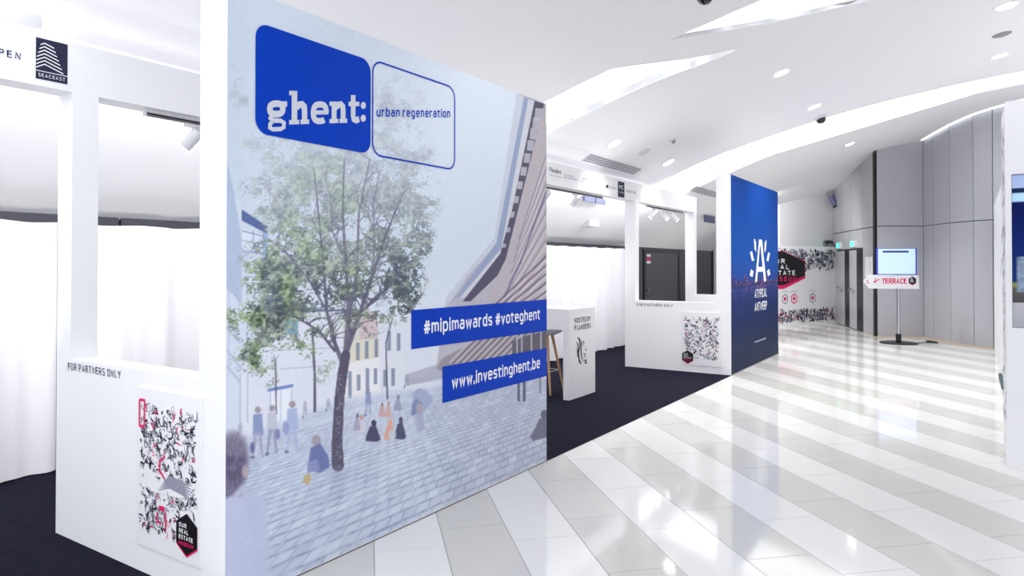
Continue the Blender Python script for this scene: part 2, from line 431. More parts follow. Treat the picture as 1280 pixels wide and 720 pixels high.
# ================================================================ FLOOR
fl = MB().box((-16, -4, -0.2), (20, 26, -0.004))
floor = struct('floor', fl, M_GROUT, 'w')
TA = math.radians(-11.55)
TSX, TSY = math.cos(TA), -math.sin(TA)            # across the strips
TTX, TTY = math.sin(TA), math.cos(TA)             # along the strips
TW, TL, GAP = 0.408, 0.80, 0.004
def tile_mesh(name, m):
    return mesh_of(name, MB().box((-TW/2+GAP/2, -TL/2+GAP/2, -0.012), (TW/2-GAP/2, TL/2-GAP/2, 0)), m)
tile_me = [tile_mesh('white_tile', M_TILE_W), tile_mesh('grey_tile', M_TILE_G)]
def uv_of(x, y):
    dx, dy = x-ORG[0], y-ORG[1]; return dx*UX+dy*UY, -dx*UY+dy*UX
cands = []
for i in range(-16, 50):
    g = i % 2
    for j in range(-6, 32):
        s = 0.025 + (i+0.5)*TW; t = (4.357 if g else 4.087) + (j-4+0.5)*TL
        x, y = s*TSX + t*TTX, s*TSY + t*TTY
        u, v = uv_of(x, y)
        if v > 0.55 and u < 12.2: continue
        if v > 3.4: continue
        if y < -1.5 or y > 20.6 or abs(x) > max(y, 0)*0.80 + 3.5: continue
        if u > 5.5 and v < -5.6 and y < 13: continue
        if x > 10.3: continue
        seen = y > 2.4 and abs(x) < y*0.80 + 0.6 and not (u > 5.5 and v < -4.0 and y < 13)
        cands.append((0 if seen else 1, y, x, g))
cands.sort()
far = [MB(), MB()]
for k, (hid, y, x, g) in enumerate(cands):
    if k < 300 and not hid:
        o = bpy.data.objects.new('tile', tile_me[g]); COL.objects.link(o); o.parent = floor
        o.location = (x, y, 0); o.rotation_euler = (0, 0, math.atan2(TSY, TSX))
    else:
        q = []
        for z in (-0.012, 0):
            for a, b in ((-1,-1),(1,-1),(1,1),(-1,1)):
                da, db = a*(TW-GAP)/2, b*(TL-GAP)/2
                q.append((x+da*TSX+db*TTX, y+da*TSY+db*TTY, z))
        far[g].hexa(q[:4], q[4:])
for g in (0, 1):
    if far[g].v: part('tile_field', far[g], (M_TILE_W, M_TILE_G)[g], floor, stuff=True)

# ================================================================ CEILING (vault that comes down to the left) with lit slots
def ceiling_solid():
    us = np.arange(-6, 21.01, 1.0); vs = np.concatenate([np.arange(-9, -5, 1.0), np.arange(-5, 3.41, 0.12), [3.42]])
    mb = MB(); n = len(vs); T = 0.10
    V = [(u, v, zceil(v) + d) for d in (0, T) for u in us for v in vs]
    N = len(us)*n; F = []
    for i in range(len(us)-1):
        for j in range(n-1):
            a, b, c, d = i*n+j, (i+1)*n+j, (i+1)*n+j+1, i*n+j+1
            F.append((a, d, c, b)); F.append((N+a, N+b, N+c, N+d))
    for i in range(len(us)-1):
        for j in (0, n-1):
            a, b = i*n+j, (i+1)*n+j; f = (a, b, N+b, N+a); F.append(f if j == 0 else f[::-1])
    for j in range(n-1):
        for i in (0, len(us)-1):
            a, b = i*n+j, i*n+j+1; f = (a, N+a, N+b, b); F.append(f if i == 0 else f[::-1])
    return mb.add(V, F)
def smooth_poly(side_a, side_b):
    return side_a + side_b[::-1]
RIB_A = [(9.55, 2.3), (9.75, 1.9), (9.97, 1.48), (10.12, 1.1), (10.36, 0.66), (10.70, 0.14), (11.02, -0.46), (11.32, -1.12), (11.58, -1.72), (11.8, -2.30), (11.98, -2.98), (12.14, -3.75), (12.24, -4.6), (12.3, -5.6)]
RIB_B = [(11.2, 2.3), (11.45, 1.9), (11.63, 1.5), (11.85, 1.1), (12.12, 0.50), (12.37, -0.2), (12.58, -0.92), (12.75, -1.58), (12.90, -2.22), (13.03, -2.98), (13.14, -3.78), (13.2, -4.6), (13.22, -5.6)]
HOLES = [
    ('light_slot', [(4.45, 1.75), (4.60, 1.30), (4.70, 1.0), (4.81, 0.66), (4.94, 0.30), (5.30, 0.05), (5.71, -0.22), (6.02, -0.50), (6.27, -0.79), (6.20, -0.50), (6.10, -0.25), (5.89, 0.15), (5.76, 0.52), (5.60, 0.95), (5.39, 1.44), (5.2, 1.85)], 0.14, M_LED),
    ('light_slot', [(5.06, -0.31), (5.17, -0.75), (5.25, -1.23), (5.32, -2.2), (5.3, -3.2), (6.1, -3.0), (6.45, -2.55), (6.54, -2.12), (6.22, -1.58), (5.91, -1.14), (5.50, -0.71)], 0.05, M_LEDLOW),
    ('light_slot', RIB_A + RIB_B[::-1], 0.20, M_LED),
    ('light_slot', [(-2.2, 0.4), (-0.08, 0.4), (-0.08, 1.77), (-2.2, 1.77)], 0.25, M_LED),
]
ceil_ob = struct('ceiling', ceiling_solid(), M_CEIL, 'b')
cutters = []
for nm, poly, dep, ml in HOLES:
    area = sum(poly[i][0]*poly[(i+1) % len(poly)][1] - poly[(i+1) % len(poly)][0]*poly[i][1] for i in range(len(poly)))
    if area < 0: poly.reverse()
    cb = MB().prism([(p[0], p[1], 1.5) for p in poly], (0, 0, 5.0))
    c = bpy.data.objects.new('cutter', mesh_of('cutter', cb, M_CEIL)); COL.objects.link(c)
    c.location = ceil_ob.location; c.rotation_euler = ceil_ob.rotation_euler
    md = ceil_ob.modifiers.new('cut', 'BOOLEAN'); md.operation = 'DIFFERENCE'; md.object = c; md.solver = 'EXACT'
    cutters.append(c)
dg = bpy.context.evaluated_depsgraph_get(); dg.update()
new = bpy.data.meshes.new_from_object(ceil_ob.evaluated_get(dg))
ceil_ob.modifiers.clear()
ceil_ob.data = new
new.polygons.foreach_set('use_smooth', [True]*len(new.polygons)); new.set_sharp_from_angle(angle=math.radians(30))
for c in cutters: bpy.data.objects.remove(c)
for nm, poly, dep, ml in HOLES:
    n = len(poly); w = MB()
    lo = [(u, v, zceil(v)+0.005) for u, v in poly]; hi = [(u, v, zceil(v)+dep) for u, v in poly]
    w.add(lo + hi, [(i, n+i, n+(i+1) % n, (i+1) % n) for i in range(n)])
    s = part('light_slot', w, M_CEIL, ceil_ob)
    d = MB(); d.prism(hi, (0, 0, 0.02))
    part('diffuser', d, ml, s)

# ================================================================ WALLS
# dark wall behind the curtains, left
wl = MB().box((-6, 3.37, 0), (18.3, 3.5, 2.3))
wall_left = struct('wall_left', wl, M_BLACK, 'b')
DOOR_U = (13.13, 15.41)
def dark_panels():
    edges = [(-6, -3.6), (-3.6, -1.2), (-1.2, 1.2), (1.2, 3.6), (3.6, 6.0), (6.0, 8.4), (8.4, 10.8), (10.8, 13.05), (15.50, 18.20)]
    for a, b in edges:
        part('panel', MB().box((a+0.012, 3.335, 0), (b-0.012, 3.37, 2.12)), M_DARKWALL, wall_left)
    part('panel', MB().box((13.062, 3.335, 2.03), (15.488, 3.37, 2.12)), M_DARKWALL, wall_left)
dark_panels()
d1 = struct('door_1', MB().box((DOOR_U[0]+0.04, 3.33, 0.01), (DOOR_U[1]-0.04, 3.368, 1.955)), M_DOORGREY, 'b')
fr = MB().box((13.06, 3.315, 0), (13.17, 3.368, 2.025)).box((15.37, 3.315, 0), (15.48, 3.368, 2.025)).box((13.17, 3.315, 1.955), (15.37, 3.368, 2.025))
part('door_frame', fr, M_BLACK, d1)
part('door_handle', MB().box((13.24, 3.29, 1.04), (13.34, 3.33, 1.10)), M_STEEL, d1)
part('trim_strip', MB().box((18.16, 3.30, 0), (18.27, 3.335, 2.12)), M_BLACK, wall_left)
for k, (z0, z1, m) in enumerate(((1.86, 1.92, M_WPRINT), (1.78, 1.84, M_PINK), (1.70, 1.76, M_WPRINT))):
    part('sticker', MB().box((13.26, 3.325, z0), (13.5, 3.331, z1)), m, d1)

# pale back wall beyond the blue column
K = np.array([9.343, 20.145]); Bp = np.array([7.312, 18.92]); Pp = np.array([8.493, 16.165])
def quad_wall(mb, p0, p1, z0, thick=0.1, inset=0.0, ztop=None, out=1):
    """vertical slab between two ground points; its visible face lies on p0-p1, top follows the ceiling unless ztop is given"""
    p0 = np.array(p0, float); p1 = np.array(p1, float); d = (p1-p0)/np.linalg.norm(p1-p0)
    n = np.array([-d[1], d[0]])*thick*out
    a, b = p0 + d*inset, p1 - d*inset
    zt = []
    for q in (a, b):
        zt.append(ztop if ztop is not None else zceil(uv_of(*q)[1]) + 0.03)
    zz = [z0]*4 if not hasattr(z0, '__len__') else z0
    bot = [(*a, zz[0]), (*b, zz[0]), (*(b+n), zz[0]), (*(a+n), zz[0])]
    top = [(*a, zt[0]), (*b, zt[1]), (*(b+n), zt[1]), (*(a+n), zt[0])]
    mb.hexa(bot, top); return mb
bw = MB()
quad_wall(bw, W(18.3, 3.4)[:2], Bp, 0, 0.12); quad_wall(bw, Bp, K + (K-Bp)*0.12, 0, 0.12)
wall_back = struct('wall_back', bw, M_BACKWALL, 'w')

# grey clad wing with the double door, and the curved clad wall right of the black post
wing = MB(); quad_wall(wing, K + (K-Pp)*0.04, K + (Pp-K)*0.965, 0, 0.12)
wn = np.array([-(Pp-K)[1], (Pp-K)[0]])/np.linalg.norm(Pp-K)    # points away from the hall
def off(p, d): return np.array(p) - wn*d
for i in range(0, len(wing.v)):
    x, y, z = wing.v[i]; wing.v[i] = (x + wn[0]*0.03, y + wn[1]*0.03, z)
wall_wing = struct('wall_far_right', wing, M_BLACK, 'w')
def wp(f): return K + (Pp-K)*f
JOINT = 2.57
for a, b in ((0.0, 0.249), (0.249, 0.48), (0.48, 0.724), (0.724, 0.993)):
    m = MB(); quad_wall(m, wp(a), wp(b), JOINT+0.012, 0.03, 0.010); part('panel', m, M_PANEL, wall_wing)
for a, b in ((0.0, 0.431), (0.431, 0.739)):
    m = MB(); quad_wall(m, wp(a), wp(b), 2.10, 0.03, 0.008, JOINT-0.012); part('panel', m, M_PANEL, wall_wing)
m = MB(); quad_wall(m, wp(0.739), wp(0.993), 0, 0.03, 0.008, JOINT-0.012); part('panel', m, M_PANEL, wall_wing)
m = MB(); quad_wall(m, wp(0.0), wp(0.105), 0, 0.03, 0.008, 2.10); part('panel', m, M_PANEL, wall_wing)
dd = MB(); quad_wall(dd, wp(0.110), wp(0.735), 0, 0.03, 0.0, 2.095)
door2 = struct('door_2', dd, M_BLACK, 'w')
for k, (a, b) in enumerate(((0.122, 0.31), (0.44, 0.60))):
    m = MB(); quad_wall(m, wp(a), wp(b), 0.02, 0.012, 0.0, 2.05, out=-1)
    leaf = part('door_leaf', m, M_PANEL, door2)
    c = wp(b - 0.02 if k == 0 else b - 0.015); h = off(c, 0.04); e = off(c, 0.10); c2 = off(wp(b-0.09), 0.10)
    part('door_handle', MB().tube([(*h, 1.02), (*e, 1.02), (*c2, 1.02)], 0.02, 8), M_STEEL, leaf)
    m = MB().tube([(*off(wp(a+0.05), 0.06), 1.06), (*off(wp(b-0.03), 0.06), 1.0)], 0.018, 8)
    part('push_bar', m, M_STEEL, leaf)

PTS = [Pp, np.array([9.57, 16.11]), np.array([9.527, 15.661]), np.array([9.459, 14.954]), np.array([9.494, 14.25]), np.array([9.645, 13.888]), np.array([10.2, 13.0]), np.array([11.2, 12.2])]
cw = MB()
for a, b in zip(PTS[:-1], PTS[1:]):
    d = (b-a)/np.linalg.norm(b-a); n = np.array([-d[1], d[0]])*0.03
    quad_wall(cw, a+n - d*(0.0 if a is Pp else 0.02), b+n + d*0.03, 0, 0.12)
wall_right = struct('wall_right', cw, M_BLACK, 'w')
for i, (a, b) in enumerate(zip(PTS[:-1], PTS[1:])):
    ins = 0.003
    lo = a + (b-a)*0.026 if i == 0 else a
    ins = 0.003 if i < 1 else 0.009
    m = MB(); quad_wall(m, lo, b, 0.0, 0.03, ins, JOINT-0.008); part('panel', m, M_PANEL, wall_right)
    m = MB(); quad_wall(m, lo, b, JOINT+0.008, 0.03, ins, None); part('panel', m, M_PANEL, wall_right)
led = MB().tube([(p[0]-0.05, p[1]-0.04, zceil(uv_of(*p)[1])-0.015) for p in PTS[1:7]], 0.012, 8)
part('light_strip', led, M_LED, wall_right)
# black channel where the two claddings meet
pt = MB(); quad_wall(pt, Pp + (-0.03, 0.0), Pp + (0.028, -0.0), 0, 0.03, 0.0)
struct('trim_1', pt, M_BLACK, 'w')
# beige stone strip along the foot of the right wall
tb = MB()
inner = [np.array([8.83, 17.35]), *PTS[:7]]
outer = [np.array([8.72, 17.30]), np.array([8.36, 15.92]), np.array([9.30, 15.72]), np.array([9.27, 15.5]), np.array([9.16, 14.85]), np.array([9.2, 14.1]), np.array([9.36, 13.7]), np.array([9.95, 12.75])]
for i in range(7):
    q = [inner[i], inner[i+1], outer[i+1], outer[i]]
    tb.hexa([(*p, -0.003) for p in q[::-1]], [(*p, 0.004) for p in q[::-1]])
struct('trim_2', tb, M_BEIGE, 'w')
# outer hall wall far to the right, behind the facing booths
struct('wall_outer', MB().box((-5, -8.6, 0), (14.6, -8.4, 5.05)), M_BACKWALL, 'b')

# ================================================================ CARPET
single('carpet', MB().box((-5.0, 0.002, 0.0005), (11.6, 3.33, 0.006)), M_CARPET, 'dark navy carpet under the booths, its edge cutting diagonally across the tiles', 'carpet')

# ================================================================ CURTAINS
def curtain(u0, u1, v0, v1, label):
    t = MB(); n = int((u1-u0)/0.02); zs = [0.018, 0.5, 1.2, 1.995]
    rr = random.Random(int(u0*10)); ph = [rr.random()*6 for _ in range(4)]
    V = []; F = []
    for side in (0, 1):
        for i in range(n+1):
            f = i/n; u = u0 + (u1-u0)*f
            w = 0.030*math.sin(u*17+ph[0]) + 0.022*math.sin(u*9.3+ph[1]) + 0.012*math.sin(u*31+ph[2])
            for z in zs:
                k = 0.75 + 0.25*(1 - z/2.0)
                V.append((u, v0 + (v1-v0)*f + w*k + side*0.004, z + (0.006*math.sin(u*11) if z > 1.9 or z < 0.1 else 0)))
    m = len(zs); N = (n+1)*m
    for side in (0, 1):
        for i in range(n):
            for j in range(m-1):
                a = side*N + i*m + j; f = (a, a+m, a+m+1, a+1); F.append(f if side == 0 else f[::-1])
    for i in range(n):
        a = i*m; F.append((a, N+a, N+a+m, a+m)); a = i*m+m-1; F.append((a, a+m, N+a+m, N+a))
    t.add(V, F)
    return single('curtain', t, M_CURT, label, 'curtain', (u0, v0, 0), smooth=True)
curtain(-4.5, 0.60, 3.17, 3.12, 'floor-length white curtain at the far left, hanging below the header with the skyscraper logo')
curtain(0.64, 4.9, 3.12, 3.08, 'white pleated curtain seen through the window of the near booth beside the big mural')
curtain(4.94, 11.9, 3.08, 2.93, 'white pleated curtain behind the bar table and stool in the gap between booths')

# ================================================================ HEADER BEAM with logos
hd = thing('header_beam', 'long white overhead beam carrying partner logos, running above the booth windows', 'beam', (-0.2, 1.63, 2.70))
part('fascia', MB().box((-4.5, 1.54, 2.70), (11.5, 1.72, 3.0)), M_WHITE, hd)
HF = mural_face(1.54)
pen_text('lettering', 'OPEN', HF, -0.430, -0.277, 2.826, 0.040, 0.0058, M_NAVY, hd, gap=0.3)
lg = MB(); flat(lg, HF, [(-0.2, 2.74), (-0.03, 2.74), (-0.03, 2.98), (-0.2, 2.98)])
lgo = part('logo_square', lg, M_CHAR, hd)
# tower of white bands
tw = MB()
apx = (-0.155, 2.962)
bands = 7
for k in range(bands):
    y = 2.958 - k*0.0205
    xl = -0.155 - 0.010 - k*0.006; xr = -0.155 + 0.050 + k*0.0085
    xl = max(xl - 0.012, -0.199)
    dl = (-0.155 - xl)*0.62; dr = (xr + 0.155)*0.34
    h = 0.0065
    tw.add([HF.at(-0.155, y, 0.004), HF.at(xl, y-dl, 0.004), HF.at(xl, y-dl-h, 0.004), HF.at(-0.155, y-h, 0.004)], [(0,1,2,3)])
    tw.add([HF.at(-0.155, y, 0.004), HF.at(-0.155, y-h, 0.004), HF.at(xr, y-dr-h, 0.004), HF.at(xr, y-dr, 0.004)], [(0,1,2,3)])
flat(tw, HF, [(-0.2, 2.785), (-0.03, 2.785), (-0.03, 2.789), (-0.2, 2.789)], 0.004)
part('logo_tower', tw, M_WPRINT, lgo, stuff=True)
pen_text('lettering', 'SEACOAST', HF, -0.187, -0.045, 2.754, 0.020, 0.0025, M_WPRINT, lgo, lift=0.004, gap=0.3)
text_part('lettering', 'Flanders', HF, 5.70, 2.865, 6.01, 2.925, M_CHAR, hd)
text_part('lettering', 'State of the Art', HF, 5.70, 2.815, 6.02, 2.835, M_GREYINK, hd)
text_part('lettering', 'FLANDERS', HF, 6.08, 2.86, 6.36, 2.88, M_GREYINK, hd)
text_part('lettering', 'INVESTMENT', HF, 6.08, 2.825, 6.50, 2.848, M_GREYINK, hd)
text_part('lettering', 'IMU', HF, 6.64, 2.84, 6.88, 2.895, M_GREYINK, hd)
text_part('lettering', 'REAL ESTATE', HF, 6.60, 2.805, 6.90, 2.82, M_GREYINK, hd)
mk = MB(); flat(mk, HF, [(6.66, 2.93), (6.70, 2.91), (6.74, 2.945), (6.70, 2.925)]); flat(mk, HF, [(7.02, 2.80), (7.035, 2.80), (7.035, 2.90), (7.02, 2.90)])
stroke(mk, HF, [(6.585, 2.87), (6.60, 2.84), (6.58, 2.82)], 0.008); part('logo_mark', mk, M_GREYINK, hd)
text_part('lettering', 'PARTNER', HF, 7.10, 2.87, 7.26, 2.89, M_GREYINK, hd)
text_part('lettering', 'OFFICE', HF, 7.10, 2.835, 7.24, 2.855, M_GREYINK, hd)
mk = MB(); flat(mk, HF, [(7.36, 2.815), (7.45, 2.815), (7.45, 2.855), (7.41, 2.865), (7.36, 2.835)]); part('logo_mark', mk, M_CHAR, hd)
text_part('lettering', 'ardenno', HF, 7.48, 2.82, 7.72, 2.85, M_GREYINK, hd)
mk = MB(); flat(mk, HF, [(7.79, 2.715), (8.03, 2.715), (8.03, 2.955), (7.79, 2.955)]); ds = part('logo_square', mk, M_CHAR, hd)
text_part('lettering', 'MC', HF, 7.83, 2.84, 7.99, 2.90, M_WPRINT, ds, lift=0.004)
text_part('lettering', 'VASTGOED', HF, 7.82, 2.78, 8.0, 2.80, M_WPRINT, ds, lift=0.004)
text_part('lettering', 'arabrud', HF, 8.08, 2.815, 8.47, 2.865, M_GREYINK, hd)

# ================================================================ DOODLE POSTERS
def doodles(face, x0, y0, x1, y1, n, size, seed, lift=0.002, pink=0.05, avoid=None):
    """drawn marks of a hand-doodled print: (ink, pink, grey) meshes"""
    r = random.Random(seed); out = [MB(), MB(), MB()]
    for k in range(n):
        x, y = r.uniform(x0+size*.4, x1-size*.4), r.uniform(y0+size*.4, y1-size*.4)
        if avoid and avoid(x, y): continue
        q = r.random(); tgt = out[1] if q < pink else (out[2] if q < pink + 0.30 else out[0])
        kind = r.random(); s = size*r.uniform(0.35, 1.0); a = r.uniform(0, math.pi)
        c, d = math.cos(a), math.sin(a)
        def pt(px, py): return (min(max(x + px*c - py*d, x0), x1), min(max(y + px*d + py*c, y0), y1))
        w = size*r.uniform(0.06, 0.20)
        if kind < 0.45:
            b = r.uniform(-0.4, 0.4)*s
            stroke(tgt, face, [pt(-s/2, 0), pt(-s/5, b*.8), pt(s/5, b), pt(s/2, b*.3)], [w*.2, w, w, w*.2], lift)
        elif kind < 0.62:
            m = 8; rr = s*0.25
            stroke(tgt, face, [pt(rr*math.cos(i*2*math.pi/m), rr*math.sin(i*2*math.pi/m)) for i in range(m)], w*.4, lift, closed=True)
        elif kind < 0.80:
            for i in range(3):
                stroke(tgt, face, [pt(-s*.3, (i-1)*s*.16), pt(s*.3, (i-1)*s*.16 + s*.05)], w*.4, lift)
        elif kind < 0.92:
            stroke(tgt, face, [pt(-s*.4, -s*.2), pt(-s*.15, s*.25), pt(s*.1, -s*.2), pt(s*.35, s*.2)], w*.5, lift)
        else:
            flat(tgt, face, [pt(-s*.25, -s*.1), pt(s*.25, -s*.05), pt(s*.1, s*.12)], lift)
    return out
def hexagon(cx, cy, r, sq=1.0): return [(cx + r*sq*math.sin(i*math.pi/3), cy + r*math.cos(i*math.pi/3)) for i in range(6)]
def add_doodles(face, parent, lift, *args, **kw):
    ink, pk, gr = doodles(face, *args, lift=lift, **kw)
    for nm, mb, m in (('doodle_print', ink, M_INK), ('pink_doodles', pk, M_PINK), ('grey_doodles', gr, M_GREYINK)):
        if mb.v: part(nm, mb, m, parent, stuff=True)
def museum_badge(face, cx, cy, r, parent, lift):
    p = MB(); flat(p, face, [(x, y-0.10*r) for x, y in hexagon(cx, cy, r, 1.0)], lift); part('pink_hexagon', p, M_PINK, parent)
    b = MB(); flat(b, face, hexagon(cx, cy, r, 1.0), lift+0.001); hx = part('black_hexagon', b, M_BLACK, parent)
    for i, (t, m) in enumerate((('OUR', M_WPRINT), ('REAL', M_WPRINT), ('ESTATE', M_WPRINT), ('MUSEUM', M_PINK))):
        wdt = {'OUR': .62, 'REAL': .78, 'ESTATE': 1.15, 'MUSEUM': 1.2}[t]*r
        y = cy + r*(0.40 - i*0.29)
        pen_text('lettering', t, face, cx-0.6*r, cx-0.6*r+wdt, y-0.10*r, 0.21*r, 0.040*r, m, hx, lift=lift+0.0025)

def poster(u, v0, v1, z0, z1, label, seed, badge, n, size=0.060):
    """board on a front wall; v0 is its right edge, v1 its left edge"""
    t = thing('poster', label, 'poster', (u-0.006, (v0+v1)/2, z0))
    part('board', MB().box((u-0.010, v0, z0), (u-0.001, v1, z1)), M_BOARD, t)
    f = front_face(u-0.010); x0, x1 = -v1, -v0; H = z1-z0; Wd = x1-x0
    b = badge
    add_doodles(f, t, 0.0015, x0+0.02, z0+H*0.09, x1-0.02, z1-H*0.07, n, size, seed, pink=0.07,
                avoid=lambda x, y: math.hypot(x-b[0], y-b[1]) < b[2]*1.05)
    museum_badge(f, b[0], b[1], b[2], t, 0.0025)
    return t, f

# ================================================================ BOOTHS
def front_wall(u, label, far=False):
    """low window wall with the post that carries the header"""
    t = thing('window_wall', label, 'partition', (u+0.075, 0.97, 0))
    part('low_wall', MB().box((u, 0.221, 0.0065), (u+0.15, 1.72, 1.085)), M_WHITE, t)
    part('post', MB().box((u, 1.54, 1.085), (u+0.15, 1.72, 2.70)), M_WHITE, t)
    return t
near = front_wall(0.0, 'white low window wall left of the big city mural, reading FOR PARTNERS ONLY')
pen_text('lettering', 'FOR PARTNERS ONLY', front_face(0), -1.568, -0.962, 1.021, 0.043, 0.0055, M_NAVY, near)
ant = front_wall(8.45, 'white low window wall beside the blue column, poster on its right')
pen_text('lettering', 'FOR PARTNERS ONLY', front_face(8.45), -1.513, -0.907, 0.998, 0.045, 0.0060, M_CHAR, ant)
rear = front_wall(11.33, 'white rear window wall seen through the window next to the blue column')

t, f = poster(0.0, 0.18, 0.78, 0.155, 0.995, 'tall white doodle poster on the near booth wall, beside the big mural', 3, (-0.30, 0.30, 0.105), 560)
# larger drawn shapes of the near poster
pk = MB()
for (x, y, w, h) in ((-0.745, 0.86, 0.05, 0.14),):
    stroke(pk, f, [(x, y-h/2), (x, y+h/2)], 0.012, 0.003); stroke(pk, f, [(x+w, y-h/2), (x+w, y+h/2)], 0.012, 0.003)
    for yy in (-h/2, h/2): stroke(pk, f, [(x, y+yy), (x+w, y+yy)], 0.014, 0.003)
stroke(pk, f, [(-0.50, 0.66), (-0.545, 0.63), (-0.55, 0.58), (-0.50, 0.545)], 0.012, 0.003)
flat(pk, f, [(-0.55, 0.375), (-0.50, 0.375), (-0.50, 0.40), (-0.55, 0.40)], 0.003)
stroke(pk, f, [(-0.57, 0.36), (-0.57, 0.31), (-0.53, 0.31)], 0.012, 0.003); stroke(pk, f, [(-0.49, 0.37), (-0.49, 0.28)], 0.012, 0.003)
stroke(pk, f, [(-0.63, 0.82), (-0.61, 0.79), (-0.60, 0.83)], 0.008, 0.003)
part('pink_doodles', pk, M_PINK, t, stuff=True)
wh = MB(); flat(wh, f, [(-0.77, 0.53), (-0.70, 0.565), (-0.40, 0.56), (-0.26, 0.555), (-0.24, 0.50), (-0.36, 0.47), (-0.60, 0.46), (-0.72, 0.47)], 0.0025)
part('drawn_arm', wh, M_BOARD, t)
gs = MB()
for k in range(6):
    yy = 0.475 + k*0.011
    stroke(gs, f, [(-0.56 + k*0.01, yy), (-0.45, yy+0.035), (-0.33, yy+0.02), (-0.26, yy-0.01 + k*0.006)], [0.002, 0.012, 0.014, 0.003], 0.003)
part('grey_swirl', gs, M_GREYINK, t, stuff=True)
poster(8.45, 0.13, 0.765, 0.115, 0.935, 'square doodle poster with dark hexagon, on the white wall beside the blue column', 9, (-0.665, 0.24, 0.10), 300, 0.085)

# ---- big city mural
mural = thing('mural_wall', 'huge printed wall of a hazy city square with a tree and blue logo block', 'partition', (1.51, 0.11, 0))
part('slab', MB().box((0, 0, 0.0065), (3.02, 0.22, 3.02)), M_WHITE, mural)
MF = mural_face(0.0)

